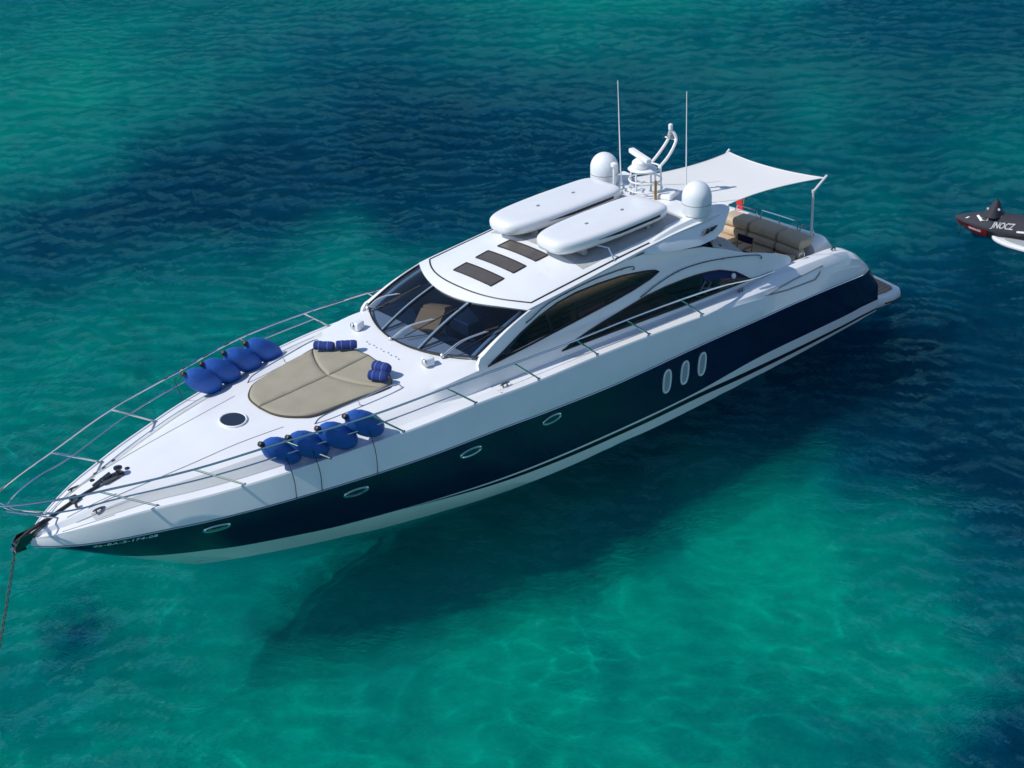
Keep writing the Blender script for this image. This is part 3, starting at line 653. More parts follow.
for z, r in ((5.32, .40), (5.02, .42), (4.78, .44)):
    g.tube([(mx+.15+r*math.cos(a*math.tau/20), my+r*math.sin(a*math.tau/20), z) for a in range(20)], .022, 6, closed=True)
for a in (0.4, 1.9, 3.3, 4.6, 5.6): g.tube([(mx+.15+.42*math.cos(a), my+.42*math.sin(a), 4.55), (mx+.15+.40*math.cos(a), my+.40*math.sin(a), 5.32)], .025, 6)
mast = build('radar_mast', g, PAINTW, yacht)
g = G(); g.lathe([(.36, 0), (.38, .03), (.30, .05)], (mx+.05, my, 5.3), seg=20); g.lathe([(.18, 0), (.22, .08), (.2, .2), (.12, .27)], (mx-.02, my+.02, 5.33), seg=20)
g.box((mx-.02, my+.02, 5.68), (.16, 1.05, .13), Matrix.Rotation(-.35, 3, 'Z'), bev=.04); build('radar_scanner', g, PAINTW, mast)
g = G()
for dy in (-.14, .2):
    g.tube(spline([(mx+.5, my+dy, 5.25), (mx+.85, my+dy-.02, 5.5), (mx+1.12, my+dy*.8-.04, 5.82), (mx+1.12, my+dy*.5-.03, 6.02), (mx+1.06, my-.02, 6.10)], 4), .038, 6)
g.tube([(mx+1.12, my-.2, 5.86), (mx+1.12, my+.22, 5.86)], .02, 6); build('mast_arm', g, PAINTW, mast)
g = G(); g.lathe([(.03, 0), (.06, .02), (.06, .14), (.03, .17)], (mx+1.06, my-.02, 6.11), seg=12); build('navigation_light', g, DOME, mast)
g = G(); g.box((mx+1.08, my, 5.94), (.14, .12, .13), bev=.02); build('horn_box', g, GREYP, mast)
g = G(); g.tube([(mx+.02, my-.5, 4.6), (mx+.02, my-.5, 5.12)], .035, 8); build('brass_post', g, BRONZE, yacht)
g = G(); g.tube([(17.2, 1.05, 4.6), (17.2, 1.05, 5.25)], .035, 8); g.lathe([(.06, 0), (.09, .03), (.09, .1), (.04, .13)], (17.2, 1.05, 5.22), seg=12); build('gps_aerial', g, PAINTW, yacht)
g = G(); g.box((17.75, -.35, 4.68), (.55, .42, .14), Matrix.Rotation(.3, 3, 'Z'), bev=.06); build('searchlight', g, PAINTW, yacht)
for q in range(7):
    a = q*.9; g = G(); g.lathe([(.03, 0), (.04, .03), (.02, .09)], (17.3+.22*math.cos(a)*(q % 3), .72+.14*math.sin(a)*(1+q % 4), 4.6), seg=10); build('roof_fitting', g, CHROME, yacht)

# ---------------------------------------------------------------- foredeck fittings
g = G(); P = [(4.77+.27*math.cos(a*math.tau/32), .33*math.sin(a*math.tau/32)) for a in range(32)]
zf = lambda x, y: None
def zdeck(x, y):
    h_ = fprof(x); y = abs(y)
    for (a, za), (b_, zb) in zip(h_, h_[1:]):
        if b_ <= y <= a+1e-9: return zb+(za-zb)*(y-b_)/max(1e-6, a-b_)
    return h_[0][1]
g.slab([(x, y, zdeck(x, y)+.012) for x, y in P], (0, 0, .014)); ht = build('foredeck_hatch', g, DARKG, yacht)
g = G(); g.tube([(x, y, zdeck(x, y)+.02) for x, y in P], .022, 8, closed=True); build('hatch_ring', g, WHITE, ht)
for side in (-1, 1):
    pts = spline([(5.95, side*1.33, zdeck(5.95, 1.33)-.01), (6.15, side*1.36, 3.10), (7.0, side*1.46, 3.20), (7.9, side*1.55, 3.28), (8.1, side*1.57, zdeck(8.1, 1.57))], 5)
    g = G(); g.tube(pts, .016, 6)
    g.tube([(7.0, side*1.46, 3.20), (7.05, side*1.46, zdeck(7.05, 1.46))], .014, 6); build('sunpad_rail', g, CHROME, yacht)
    # speakers in front of the windscreen
    z0 = zdeck(9.02, 1.33); g = G(); g.box((9.02, side*1.33, z0+.11), (.26, .22, .2), Matrix.Rotation(side*.25, 3, 'Z'), bev=.05); sp_ = build('deck_floodlight', g, DOME, yacht)
    g = G(); g.lathe([(.09, 0), (.085, .015), (.02, .02)], (8.90, side*1.36, z0+.12), axis=(-1, 0, .1), seg=16); build('lens', g, CHROME, sp_)
for q in range(10):
    a = (q-4.5)/4.5; g = G(); g.box((8.72+.03*(q % 2), a*.62, zdeck(8.72, .1)+.012), (.04, .03, .012), bev=.003); build('deck_socket', g, mat('pale socket', (.5, .52, .54), .5), yacht)
def cleat(x, y, z, rz=0, k_=1):
    g = G(); M_ = Matrix.Rotation(rz, 3, 'Z'); c = Vector((x, y, z))
    g.tube([c+M_ @ Vector((-.13, 0, .055)), c+M_ @ Vector((-.06, 0, .07)), c+M_ @ Vector((.06, 0, .07)), c+M_ @ Vector((.13, 0, .055))], [.014, .022, .022, .014], 8)
    for k in (-.06, .06): g.tube([c+M_ @ Vector((k, 0, -.01)), c+M_ @ Vector((k, 0, .065))], .018, 8)
    build('cleat', g, mat('dark steel', (.12, .12, .125), .25, 1), yacht)
for side in (-1, 1):
    cleat(10.2, side*2.55, I(10.2, ZW)+.01); cleat(18.05, side*2.63, I(18.05, ZW)+.01); cleat(1.3, side*.55, zdeck(1.3, .55)); cleat(22.0, side*2.5, 2.47)
for x, y in ((1.63, .35), (1.85, .66), (2.12, .82), (2.4, .95), (2.3, .1)):
    g = G(); g.lathe([(.05, 0), (.05, .02), (.03, .03)], (x, y, zdeck(x, y)), seg=12); build('deck_filler', g, BLK, yacht)
# windlass, chain run and bow roller
g = G(); z0 = zdeck(2.0, 0); g.lathe([(.11, 0), (.11, .05), (.06, .08), (.05, .13), (.09, .16), (.09, .19), (.04, .21)], (2.08, .03, z0), seg=18); g.box((1.84, .0, z0+.04), (.34, .15, .10), bev=.03); g.tube([(1.5, .02, zdeck(1.5, 0)+.05), (1.9, .02, z0+.12)], .05, 8)
build('windlass', g, MATS['dark steel'], yacht)
g = G(); g.tube([(1.0, -.2, zdeck(1, .2)+.02), (1.0, -.2, zdeck(1, .2)+.12)], .03); g.box((1.05, .0, zdeck(1.05, 0)+.07), (.16, .12, .12), bev=.02); build('chain_stopper', g, MATS['dark steel'], yacht)
g = G()
for dy in (-.11, .11):
    g.slab([(.42, dy*.8, zdeck(.42, .1)-.02), (.42, dy*.8, zdeck(.42, .1)+.03), (.08, dy*.8, 2.38), (-.18, dy*.8, 2.36), (-.32, dy*.8, 2.20), (-.28, dy*.8, 2.10), (-.12, dy*.8, 2.13), (.05, dy*.8, 2.24)], (0, .02, 0))
g.slab([(.42, -.08, zdeck(.42, .1)-.012), (.1, -.08, 2.32), (-.05, -.08, 2.22), (-.05, .10, 2.22), (.1, .10, 2.32), (.42, .10, zdeck(.42, .1)-.012)], (0, 0, -.02))
g.tube([(-.24, -.10, 2.20), (-.24, .12, 2.20)], .06, 12); build('bow_roller', g, MATS['dark steel'], yacht)
g = G(); g.slab([(-.36, -.11, 2.10), (-.10, -.11, 2.10), (-.10, .13, 2.10), (-.36, .13, 2.10)], (0, 0, -.025)); build('anchor_plate', g, CHROME, yacht)
g = G(); g.tube([(-.24, 0, 2.27), (.1, 0, 2.40)]+[(x, 0, zdeck(x, 0)+.03) for x in (.42, .7, 1.0, 1.3, 1.6)], .035, 6); build('deck_chain', g, mat('tarred chain', (.035, .034, .033), .6, .3), yacht)
for side in (-1, 1):
    for x0_, x1_, q in ((.75, 1.75, .42), (.85, 1.95, .62), (.55, 1.5, .80)):
        g = G(); g.tube([(x0_+(x1_-x0_)*k/8, side*yk(x0_+(x1_-x0_)*k/8)*q, zdeck(x0_+(x1_-x0_)*k/8, yk(x0_+(x1_-x0_)*k/8)*q)+.002) for k in range(9)], .008, 5); build('drain_slot', g, GREYP, deck)
# registration letters on the navy bow
tcu = bpy.data.curves.new('registration_mark', 'FONT'); tcu.body = '6a-BA-2-174-08'; tcu.size = .13; tcu.extrude = .001; tcu.offset = .004; tcu.space_character = 1.15
to = bpy.data.objects.new('tmp', tcu); C.objects.link(to); bpy.context.view_layer.update()
dg = bpy.context.evaluated_depsgraph_get(); tm = bpy.data.meshes.new_from_object(to.evaluated_get(dg)); bpy.data.objects.remove(to)
wdt = max(v.co.x for v in tm.vertices)
for v in tm.vertices:
    x = 1.0+v.co.x/wdt*1.12; z = I(x, ZS)-.185+v.co.y*.9; p, u, vv, nn = hull_frame(x, z, -1); v.co = p+nn*(.006+v.co.z)
tm.materials.append(PAINTW); to = bpy.data.objects.new('registration_mark', tm); C.objects.link(to); to.parent = hull

# ---------------------------------------------------------------- guard rails
RT = [(1.18,1.06,3.27),(2.87,1.74,3.34),(4.72,2.18,3.40),(6.55,2.60,3.44),(8.43,2.72,3.42),(10.32,2.75,3.34),(12.22,2.74,3.24),(13.84,2.73,3.20),(15.73,2.70,3.10)]
RB = [(2.23,1.19),(3.86,1.85),(5.62,2.34),(7.3,2.64),(9.16,2.8),(10.98,2.82),(12.81,2.82),(14.53,2.82),(16.42,2.82)]
for side in (-1, 1):
    S = lambda p: (p[0], side*p[1], p[2])
    top = [(-.50, 0, 3.24), (-.44, .16, 3.25), (-.1, .44, 3.26), (.5, .76, 3.26)]+RT+[(17.3,2.62,2.93),(18.67,2.5,2.66),(19.55,2.45,I(19.5,ZW)+.02)]
    g = G(); g.tube([S(p) for p in spline(top, 5)], .024, 8); rail = build('guard_rail', g, CHROME, yacht)
    mids = []
    for (tx, ty, tz), (bx, by) in list(zip(RT, RB))[:5]:
        bz = I(bx, ZK)+.02; mids.append((tx+(bx-tx)*.40, ty+(by-ty)*.40, tz+(bz-tz)*.40))
    g = G(); g.tube([S(p) for p in spline([(-.30, .05, 3.02), (.1, .5, 2.98), (.75, .86, 2.97)]+mids, 5)], .017, 6); build('middle_rail', g, CHROME, yacht)
    for (tx, ty, tz), (bx, by) in zip(RT, RB):
        bz = (I(bx, ZK) if bx < 10 else I(bx, ZK))+.02
        g = G(); g.tube([S((tx, ty, tz)), S((bx, by, bz))], .022, 8); g.lathe([(.045, 0), (.045, .015), (.025, .03)], S((bx, by, bz-.005)), seg=12); build('stanchion', g, CHROME, yacht)
    g = G(); g.tube([S((-.44, .14, 3.25)), S((-.1, .12, 2.9)), S((.62, .12, zdeck(.62, .12)))], .016, 6); build('pulpit_strut', g, CHROME, yacht)
# ---------------------------------------------------------------- cockpit and stern
g = G(); g.box((19.9, 0, 1.72), (4.2, 4.7, .05)); build('cockpit_floor', g, TEAK, yacht)
g = G(); g.box((17.62, 0, 2.6), (.1, 3.9, 1.7)); build('cockpit_bulkhead', g, DARKG, yacht)
# aft bench, slightly curved across the stern
def bench(y0, y1, prof, name, m_, bow=.12, n=18):
    g = G(); rows = []
    for i in range(n+1):
        y = y0+(y1-y0)*i/n; dx = -bow*(y/1.8)**2; e = min(1, min(i, n-i)/1.5+.55)
        cx = sum(p[0] for p in prof)/len(prof); cz = sum(p[1] for p in prof)/len(prof)
        rows.append([(cx+(px-cx)*e+dx, y, cz+(pz-cz)*e) for px, pz in prof])
    g.grid(rows, closed=True); g.fan(rows[0]); g.fan(rows[-1][::-1]); return build(name, g, m_, yacht, 50)
def rprof(x0, x1, z0, z1, r=.07, slant=0):
    out = []
    for cx, cz, a0 in ((x1-r, z1-r, 0), (x0+r, z1-r, 90), (x0+r, z0+r, 180), (x1-r, z0+r, 270)):
        for k in range(4):
            a = R(a0+k*30); zz = cz+r*math.sin(a); out.append((cx+r*math.cos(a)+slant*(zz-z0), zz))
    return out
segs = [(1.20, .18), (.17, -.86), (-.87, -1.80)]
for a, b_ in segs:
    bench(a, b_, rprof(21.55, 22.15, 2.40, 2.66, .10, .2), 'backrest_cushion', TAN2)
    bench(a, b_, rprof(21.50, 21.80, 2.16, 2.395, .08, .15), 'lumbar_cushion', TAN2)
    bench(a, b_, rprof(20.85, 21.62, 1.98, 2.15, .06), 'seat_cushion', TAN2)
g = G(); g.box((21.4, -.3, 1.86), (1.2, 3.2, .26)); build('bench_base', g, WHITE, yacht)
g = G(); g.box((20.9, -2.05, 2.18), (1.5, .55, .06), bev=.02); g.box((21.1, -1.7, 2.22), (.55, .3, .12), Matrix.Rotation(.5, 3, 'Z'), bev=.04); build('corner_seat', g, TAN2, yacht)
g = G(); g.box((20.2, 1.75, 2.05), (2.6, .7, .22), bev=.05); g.box((20.2, 2.08, 2.35), (2.6, .18, .45), bev=.06); build('side_seat', g, TAN2, yacht)
# stern body / garage lid behind the bench
g = G(); rows = []
for x, zt, w_ in ((21.95, 2.50, 1.92), (22.15, 2.60, 1.92), (22.35, 2.60, 1.92), (22.6, 2.50, 1.9), (22.85, 2.28, 1.86), (23.1, 1.9, 1.8), (23.3, 1.4, 1.76), (23.45, .6, 1.74)):
    r = [(x, -w_, .6)]
    for k in range(9):
        a = R(180-k*90/8); r.append((x, -w_+.30+.30*math.cos(a), max(.6, zt-.30)+min(.30, zt-.6)*math.sin(a)))
    for k in range(9):
        a = R(90-k*90/8); r.append((x, w_-.30+.30*math.cos(a), max(.6, zt-.30)+min(.30, zt-.6)*math.sin(a)))
    r.append((x, w_, .6)); rows.append(r)
g.grid(rows); g.fan(rows[0]); g.fan(rows[-1]); build('stern_garage', g, WHITE, yacht, 40)
# swim platform
def plat(z, inset=0, x0=24.0):
    half = [(x0, 2.70), (24.2, 2.78), (24.55, 2.85), (24.85, 2.84), (25.0, 2.70), (25.12, 2.2), (25.28, 1.4), (25.38, .6)]
    h2 = [(x-inset if x > x0 else x, y-inset) for x, y in half]
    return [(x, -y, z) for x, y in h2]+[(x, y, z) for x, y in h2[::-1]]
g = G(); rows = [plat(.02, .35), plat(.10, .16), plat(.20, .04), plat(.30, .0), plat(.42, 0), plat(.48, .02), plat(.50, .06)]
g.grid(rows, closed=True, rowmi=[0, 0, 0, 0, 0, 0]); g.fan(rows[0]); g.fan(rows[-1]); pf = build('swim_platform', g, [WHITE], yacht, 40)
g = G(); g.slab(plat(.505, .17, 23.5), (0, 0, .012)); build('teak_inlay', g, TEAK, pf)
g = G(); g.tube([(x, y, z) for x, y, z in plat(.25, -.012, 24.06)][1:-1], .022, 6); build('platform_rub_strip', g, BLACKR, pf)
# stern hoops
for a, b_, zz in ((1.17, .36, 2.80), (.24, -1.10, 2.86), (-1.16, -1.66, 2.80)):
    g = G(); g.tube(spline([(22.2, a, 2.55), (22.22, a-.05, zz-.04), (22.22, a-.16, zz), (22.22, b_+.16, zz), (22.22, b_+.05, zz-.04), (22.2, b_, 2.55)], 4), .02, 6)
    if a-b_ > 1: g.tube([(22.22, (a+b_)/2, zz), (22.22, (a+b_)/2, 2.55)], .015, 6)
    build('stern_hoop', g, CHROME, yacht)
g = G(); g.box((20.25, .5, 2.42), (.75, .55, .05), Matrix.Rotation(.1, 3, 'Z'), bev=.015); g.box((20.25, .5, 2.08), (.5, .4, .66)); build('wet_bar', g, DOME, yacht)
g = G(); g.tube([(20.7, -2.36, 2.62), (20.72, -2.36, 2.7), (20.9, -2.36, 2.7), (20.92, -2.36, 2.58)], .016); build('boarding_handle', g, CHROME, yacht)

# ---------------------------------------------------------------- loose things on the yacht
sp = empty('sun_pad', (7.0, 0, 3.15)); tag(sp, 'large oval taupe sun pad lying on the foredeck in front of the windscreen', 'sun pad')
padout = [(5.42,0),(5.48,.45),(5.66,.78),(6.0,1.08),(6.5,1.20),(7.1,1.28),(7.7,1.38),(7.95,1.36),(8.15,1.05),(8.3,.6),(8.36,.0)]
padf = spline([(x, y, 0) for x, y in padout], 5)
def pad_y(x):
    for a, b_ in zip(padf, padf[1:]):
        if a.x <= x <= b_.x+1e-6 or b_.x <= x <= a.x: 
            return a.y+(b_.y-a.y)*(x-a.x)/max(1e-6, abs(b_.x-a.x))*(1 if b_.x >= a.x else -1)
    return 0
def padpatch(name, f_in, f_out, side):
    """between front curve and rear curve; side half"""
    g = G(); top = []; bot = []
    SS = [0, .008, .02, .04, .08]+[.08+.84*q/9 for q in range(1, 10)]+[.96, .98, .992, 1]
    for s_ in SS:
        rt_ = []; rb = []
        for t in SS:
            x, y = f_in(s_, t)
            e = min(s_, 1-s_, t, 1-t)/.05; hgt = .055*min(1, e)**.5+.012*noise.noise((x*2.2, y*2.2*side, 4))
            z = zdeck(x, y); rt_.append((x, side*y, z+.02+hgt)); rb.append((x, side*y, z+.008))
        top.append(rt_); bot.append(rb)
    g.grid(top); g.grid([top[0], bot[0]]); g.grid([top[-1], bot[-1]]); g.grid([[r[0] for r in top], [r[0] for r in bot]]); g.grid([[r[-1] for r in top], [r[-1] for r in bot]])
    return build(name, g, TAN, sp, 60)
# split curve between front cushion and headrest: bowed line
splitx = lambda y: 7.25+.50*(abs(y)/1.38)**1.6
def ylim(x):
    best = 0
    for a, b_ in zip(padf, padf[1:]):
        lo, hi = min(a.x, b_.x), max(a.x, b_.x)
        if lo <= x <= hi: best = max(best, a.y+(b_.y-a.y)*((x-a.x)/(b_.x-a.x) if abs(b_.x-a.x) > 1e-6 else 0))
    return best
def xfront(y):   # pad front edge as a function of y
    best = 7.7
    for a, b_ in zip(padf, padf[1:]):
        if a.x < 7.75 and min(a.y, b_.y) <= y <= max(a.y, b_.y) and abs(b_.y-a.y) > 1e-6: return a.x+(b_.x-a.x)*(y-a.y)/(b_.y-a.y)
    return best
def xback(y):
    for a, b_ in list(zip(padf, padf[1:]))[::-1]:
        if min(a.y, b_.y) <= y <= max(a.y, b_.y) and abs(b_.y-a.y) > 1e-6: return a.x+(b_.x-a.x)*(y-a.y)/(b_.y-a.y)
    return 7.95
for side in (-1, 1):
    padpatch('seat_cushion', lambda s_, t: ((lambda y: (xfront(y)+(splitx(y)-.008-xfront(y))*t, y))(.008+1.36*s_)), None, side)
    padpatch('headrest_cushion', lambda s_, t: ((lambda y: (splitx(y)+.008+(xback(y)-splitx(y)-.008)*t, y))(.008+1.34*s_)), None, side)
g = G(); g.tube([(x, y, zdeck(x, y)+.03) for x, y in [(p.x, -p.y) for p in padf]+[(p.x, p.y) for p in padf[::-1]]], .022, 6); build('piping', g, TAND, sp)
def roll(x, y, ang, length, r, label):
    g = G(); d = Vector((math.cos(ang), math.sin(ang), 0)); c = Vector((0, 0, r))
    n_ = 12; g.tube([c+d*(-length/2+length*k/n_) for k in range(n_+1)], [r*(.82 if k in (0, n_) else 1+.04*math.sin(k*2.1)) for k in range(n_+1)], 14)
    for k in (-.22, .22):
        g.tube([c+d*(length*k-.012), c+d*(length*k+.012)], r*1.06, 14, mi=1)
    o = build('rolled_towel', g, [BLUE2, mat('pale strap', (.08, .12, .34), .8)]); o.location = (x, y, zdeck(x, y)+.105); tag(o, label, 'towel', 'rolled blue towels on the sun pad'); return o
roll(7.83, .99, R(-52), .47, .105, 'rolled blue towel at the starboard corner of the sun pad, nearer the guard rail')
roll(8.17, .58, R(-40), .47, .105, 'rolled blue towel at the starboard corner of the sun pad, nearer the windscreen')
roll(8.05, -.92, R(-75), .42, .125, 'rolled blue towel on the port corner of the sun pad, nearer the windscreen')
roll(7.80, -1.12, R(-60), .42, .115, 'rolled blue towel on the port corner of the sun pad, nearer the side deck')

# fenders
fax = Vector((.80, 0, -.60)).normalized()
def fender(tip, side, L_, r_, label, line_to=None):
    root = empty('fender', tip)
    prof = [(0.0, 0), (.05, .0), (.06, .05)]
    P = [(.045, .03), (.09, .06), (.16, .11), (.23, .19), (.275, .30), (.29, .44), (.28, .58), (.24, .70), (.17, .79), (.08, .84), (.0, .85)]
    g = G(); g.lathe([(a*r_/.29, b_*L_/.85) for a, b_ in P], tip, axis=fax, seg=24); build('fender_body', g, BLUE, root, 60)
    g = G(); g.lathe([(.02, -.05), (.055, -.04), (.065, .03), (.05, .07)], tip, axis=fax, seg=12); build('fender_eye', g, BLK, root)
    t = Vector(tip)
    if line_to:
        g = G(); g.tube(spline([t, (t+Vector(line_to[0]))/2+Vector((0, 0, -.05)), line_to[0]]+line_to[1:], 4), .009, 5); build('lanyard', g, ROPE, root)
    tag(root, label, 'fender', 'blue fenders hanging on the guard rail'); return root
order = ['frontmost, nearest the bow', 'second from the bow', 'third from the bow', 'rearmost, nearest the windscreen']
for side, nm, tips in ((-1, 'port', [(4.30, 1.92, 3.40), (4.84, 2.08, 3.40), (5.45, 2.24, 3.43), (6.06, 2.36, 3.52)]), (1, 'starboard', [(4.66, 1.78, 3.52), (5.20, 1.93, 3.52), (5.86, 2.10, 3.50), (6.50, 2.22, 3.48)])):
    for k, (x, y, z) in enumerate(tips):
        lt = None
        if side < 0 and k in (0, 1, 3):
            bx = x+.42; lt = [(x+.35, -(y+.10), z-.03), (bx+.0, -(ysh(bx)+.03), I(bx, ZK)-.0), (bx+.02, -(ysh(bx)+.02), I(bx, ZS)-.12+.1*(k == 1))]
        if side > 0 and k == 0: lt = [(x-.1, y+.25, z-.2), (x+.1, y+.42, I(x, ZK)+.05)]
        fender((x, side*y, z), side, 1.10-(.04*(k == 0)), .265, f'blue fender in the row along the {"near port" if side < 0 else "far starboard"} rail, {order[k]}', lt)

# director chair in the cockpit
ch = empty('folding_chair', (20.6, -.35, 1.75)); tag(ch, 'folding wooden chair with navy seat cloth in the cockpit, before the taupe bench', 'chair')
WOOD = mat('varnished wood', (.40, .20, .08), .4, vary=.2)
cx, cy = 20.6, -.35
for sy in (-.26, .26):
    g = G(); g.tube([(cx-.24, cy+sy, 1.75), (cx+.22, cy+sy, 2.2)], .018, 6); g.tube([(cx+.24, cy+sy, 1.75), (cx-.22, cy+sy, 2.2)], .018, 6); g.tube([(cx+.24, cy+sy, 2.15), (cx+.3, cy+sy, 2.62)], .018, 6); g.box((cx, cy+sy, 2.4), (.5, .06, .025)); build('frame', g, WOOD, ch)
g = G(); g.box((cx, cy, 2.2), (.46, .52, .02), bev=.006); build('seat', g, mat('navy chair cloth', (.01, .016, .06), .9), ch)
g = G(); g.box((cx+.28, cy, 2.53), (.02, .54, .2), bev=.006); build('backrest', g, MATS['navy chair cloth'], ch)
tb = empty('cockpit_table', (19.6, .1, 1.75)); tag(tb, 'low varnished wooden table in the shaded cockpit', 'table')
g = G(); g.box((19.6, .1, 2.34), (.9, .8, .04), bev=.012); build('table_top', g, WOOD, tb)
g = G(); g.tube([(19.6, .1, 1.75), (19.6, .1, 2.34)], .05, 10); g.lathe([(.22, 0), (.2, .03), (.05, .05)], (19.6, .1, 1.75)); build('pedestal', g, CHROME, tb)

# shade sail with its poles
ss = empty('shade_sail', (20.3, 0, 2.5)); tag(ss, 'white shade sail stretched over the cockpit on two slim steel poles', 'awning')
A_, B_, C_, D_ = Vector((22.42, 1.66, 4.20)), Vector((22.50, -1.68, 4.20)), Vector((17.95, -1.75, 4.50)), Vector((17.95, 1.75, 4.50))
g = G(); rows = []; N = 24
for i in range(N+1):
    u = i/N; r = []
    for j in range(N+1):
        v = j/N
        p = (D_.lerp(A_, u)).lerp(C_.lerp(B_, u), v)
        ins = .30*4*u*(1-u); p = p+Vector((0, -ins*(1-2*v), 0)) if True else p
        ins2 = .26*4*v*(1-v)*u; p = p+Vector((-ins2, 0, 0)); p.z -= .10*4*u*(1-u)*4*v*(1-v)*.6; p.z += .02*math.sin(u*9+v*4)*u*(1-u)*4*v*(1-v)*2
        r.append(p)
    rows.append(r)
g.grid(rows); g.grid([[p+Vector((0, 0, -.006)) for p in r] for r in rows]); build('canvas', g, CANVAS, ss, 60)
edge = rows[0]+[r[-1] for r in rows[1:]]+rows[-1][::-1][1:]+[r[0] for r in rows[::-1]][1:-1]
g = G(); g.tube(edge, .010, 5, closed=True); build('hem', g, CANVAS, ss)
for sd_, T in ((1, A_), (-1, B_)):
    g = G(); g.tube([(22.04, sd_*1.70, 2.55), (22.03, sd_*1.69, 3.95)], .034, 8); g.tube([(22.03, sd_*1.69, 3.93), T+Vector((.05, sd_*.03, .06))], .034, 8)
    g.lathe([(.045, 0), (.045, .08)], (22.03, sd_*1.69, 3.90), seg=10); g.lathe([(.07, 0), (.06, .03), (.03, .05)], (22.04, sd_*1.70, 2.55), seg=12); build('pole', g, mat('pale anodised pole', (.62, .65, .68), .35), ss)
# ensign
fl = empty('ensign', (22.7, 1.45, 2.0)); tag(fl, 'small red ensign on a short staff at the stern rail', 'flag')
g = G(); g.tube([(22.7, 1.42, 1.95), (22.95, 1.42, 3.0)], .018, 8); build('flagstaff', g, WOOD, fl)
g = G(); rows = [[(22.93-.25*(i/10)+.03*math.sin(i*1.1+j), 1.42+.16*math.sin(i*.7)*.4+j*.075-.02*j*j*.3, 2.92-.75*i/10) for j in range(7)] for i in range(11)]
g.grid(rows); g.grid([[(x+.006, y+.004, z) for x, y, z in r] for r in rows]); build('flag_cloth', g, RED, fl, 70)

# anchor chain
def torus_link(g, c, d, twist, L_=.075, w_=.05, r=.011):
    d = d.normalized(); u = d.cross(Vector((0, 1, 0))).normalized(); v = d.cross(u); u, v = (u, v) if twist else (v, u)
    g.tube([c+d*math.cos(a*math.tau/10)*L_*.62+u*math.sin(a*math.tau/10)*w_*.5 for a in range(10)], r, 5, closed=True)
g = G(); P0 = Vector((-.30, .0, 2.12)); P1 = Vector((-1.06, -.0, .0)); P2 = Vector((-2.1, .1, -2.4)); pts = []
for k in range(60):
    t = k/59; pts.append((P0*(1-t)**2+((P0+P2)*.5+Vector((.08, 0, -.15)))*2*t*(1-t)+P2*t*t))
for k in range(59): torus_link(g, pts[k], pts[k+1]-pts[k], k % 2, .085)
ac = build('anchor_chain', g, CHAINM, None, 60); tag(ac, 'grey anchor chain running from the bow roller down into the water', 'chain')

# ---------------------------------------------------------------- jet ski and paddle board
jk = empty('jet_ski', (0, 0, 0)); tag(jk, 'jet ski under a fitted charcoal cover, red paint at its bow', 'jet ski')
JO = Vector((30.85, -.62, 0)); jd = Vector((.40, -.92, 0)).normalized(); jv = Vector((-jd.y, jd.x, 0))   # along, sideways (away from camera side is +)
def J(u, v, z): return JO+jd*u+jv*v+Vector((0, 0, z))
sec = [(0.0, .03, .47, .50), (.12, .12, .44, .54), (.35, .27, .40, .61), (.7, .42, .36, .69), (1.05, .50, .31, .76), (1.4, .55, .26, .77), (1.8, .56, .25, .74), (2.3, .56, .25, .74), (2.8, .54, .25, .72), (3.15, .50, .26, .62), (3.25, .45, .28, .5)]
g = G(); rows = []; rk = []
for u, hw, zb, zt in sec:
    rows.append([J(u, hw*a, zb+(zt-zb)*b_) for a, b_ in ((-1, 0), (-1.02, .12), (-.93, .35), (-.62, .62), (-.36, .92), (-.15, 1.02), (0, 1.04), (.15, 1.02), (.36, .92), (.62, .62), (.93, .35), (1.02, .12), (1, 0))])
rr = []
for a in range(len(rows)-1):
    for k in range(4): rr.append([Vector(p).lerp(Vector(q), k/4) for p, q in zip(rows[a], rows[a+1])])
rr.append(rows[-1]); g.grid(rr); g.fan(rr[-1]); cover = build('cover', g, COVER, jk, 60)
# peak over the handlebars
g = G(); rows = []
for z, a, b_, du in ((.70, .30, .42, 0), (.85, .22, .36, .02), (1.0, .15, .28, .05), (1.12, .08, .17, .07), (1.2, .02, .04, .08)):
    rows.append([J(1.18+du+a*math.cos(k*math.tau/14), b_*math.sin(k*math.tau/14), z) for k in range(14)])
g.grid(rows, closed=True); build('handlebar_hood', g, COVER, cover, 50)
g = G(); rows = []
for u, hw, zb, zt in sec:
    k = min(1, .15+u/.9); rows.append([J(u+.03, -hw*.98, zb+.03), J(u+.05+.12*(1-k), -hw*.90*k, zb-.22), J(u+.1+.30*(1-k), -hw*.62*k, .02 if u > .3 else zb-.3), J(u+.15+.4*(1-k), 0, -.18 if u > .3 else zb-.26), J(u+.1+.35*(1-k), hw*.55*k, .02 if u > .3 else zb-.2), J(u+.05+.18*(1-k), hw*.82*k, zb-.12), J(u+.03, hw*.98, zb+.03)])
g.grid(rows[:5], 0); g.grid(rows[4:], 1); g.fan(rows[-1], 1); build('ski_hull', g, [REDP, BLK], jk, 50)
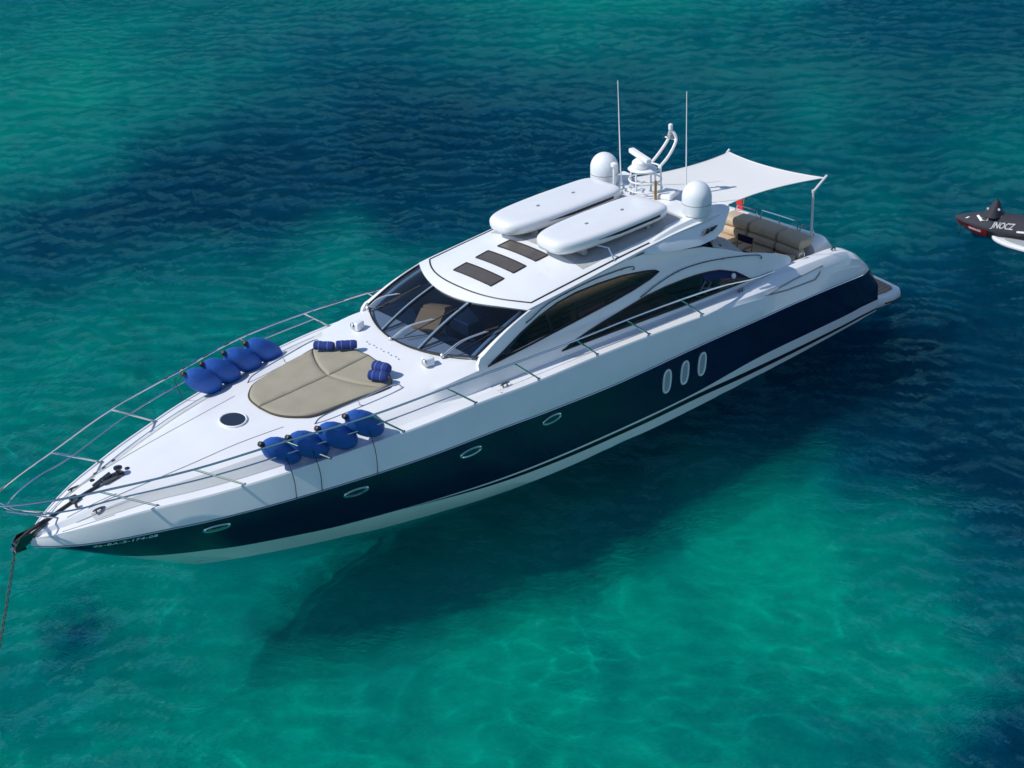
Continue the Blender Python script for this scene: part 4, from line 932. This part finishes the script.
# white marks printed on the cover
def jmark(body, u0, v_of, z0, size, name, parent, m_=PAINTW, flip=False, lift=.012, skew=0):
    cu = bpy.data.curves.new(name, 'FONT'); cu.body = body; cu.size = size; cu.extrude = .001; cu.offset = size*.03; to = bpy.data.objects.new('tmp', cu); C.objects.link(to); bpy.context.view_layer.update()
    tm = bpy.data.meshes.new_from_object(to.evaluated_get(bpy.context.evaluated_depsgraph_get())); bpy.data.objects.remove(to)
    for v in tm.vertices:
        u = u0+v.co.x+v.co.y*skew; z = z0+v.co.y; v.co = v_of(u, z)
    tm.materials.append(m_); o = bpy.data.objects.new(name, tm); C.objects.link(o); o.parent = parent; return o
def on_cover(u, z):   # camera-facing flank (v negative) of the cover
    for a, b_ in zip(sec, sec[1:]):
        if a[0] <= u <= b_[0]:
            t = (u-a[0])/(b_[0]-a[0]); hw = a[1]+(b_[1]-a[1])*t; zb = a[2]+(b_[2]-a[2])*t; zt = a[3]+(b_[3]-a[3])*t; f = (z-zb)/(zt-zb)
            T = [(0, 1), (.12, 1.02), (.35, .93), (.62, .62), (.92, .36), (1.02, .15), (1.04, 0)]
            return J(u, -hw*I(f, T)-.014, z+.012)
    return J(u, 0, z)
jmark('JNOCZ', 1.22, on_cover, .43, .20, 'cover_lettering', cover, skew=.45)
jmark('MARINER', .50, lambda u, z: J(u+.02, -(I(u, [(.35,.27),(.7,.42),(1.05,.50),(1.4,.55)])*.955)-.012, z+I(u, [(.35,.40),(.7,.36),(1.05,.31),(1.4,.26)])-.12), .0, .095, 'hull_lettering', jk)
def strip(name, quad):
    g = G(); g.slab([on_cover(u, z) for u, z in quad], (0, -.004, .006)); build(name, g, PAINTW, cover)
strip('reflective_patch', [(.36, .52), (.43, .56), (.50, .58), (.43, .53)]); strip('reflective_patch', [(.70, .64), (.76, .67), (.92, .56), (.86, .53)])
strip('reflective_patch', [(2.0, .36), (2.0, .41), (2.8, .43), (2.8, .38)])
for u, v, z in ((1.02, -.14, .95), (1.36, -.2, .98)):
    g = G(); g.lathe([(.045, 0), (.045, .012), (.02, .02)], J(u, v-.04, z-.03), axis=(jd.x*-.6, -.8, .5), seg=10); build('reflective_patch', g, PAINTW, cover)
g = G(); cc = [J(.98+.10*math.cos(a), -.33-.02*math.sin(a), .63+.07*math.sin(a)) for a in [R(150+k*24) for k in range(11)]]; g.tube(cc, .014, 5); build('cover_emblem', g, PAINTW, cover)
g = G(); g.tube(spline([J(.2, 0, .38), J(.22, -.05, .15), J(.18, -.12, -.1)], 5), .012, 5); build('bow_line', g, ROPE, jk)
jk_w = None
bd = empty('paddle_board', (0, 0, 0)); tag(bd, 'white paddle board with grey deck pad afloat beside the jet ski', 'paddle board')
BO = Vector((31.0, -1.95, .0)); bdv = Vector((.10, -.995, 0)).normalized(); bv = Vector((-bdv.y, bdv.x, 0))
def board(z, ins, L_=3.2):
    out = []
    for k in range(40):
        a = math.tau*k/40; u = L_/2-(L_/2-ins)*math.cos(a); out.append(BO+bdv*u+bv*(.40-ins)*math.copysign(abs(math.sin(a))**.75, math.sin(a))+Vector((0, 0, z+.08*max(0, 1-u/.8)**2)))
    return out
g = G(); rows = [board(-.05, .12), board(-.02, .03), board(.03, 0), board(.08, .01), board(.10, .05), board(.105, .12)]; g.grid(rows, closed=True); g.fan(rows[0]); g.fan(rows[-1]); build('board_body', g, WHITE, bd, 50)
g = G(); g.slab([p+bdv*.22 for p in board(.106, .16, 2.8)], (0, 0, .012)); build('deck_pad', g, PADG, bd)
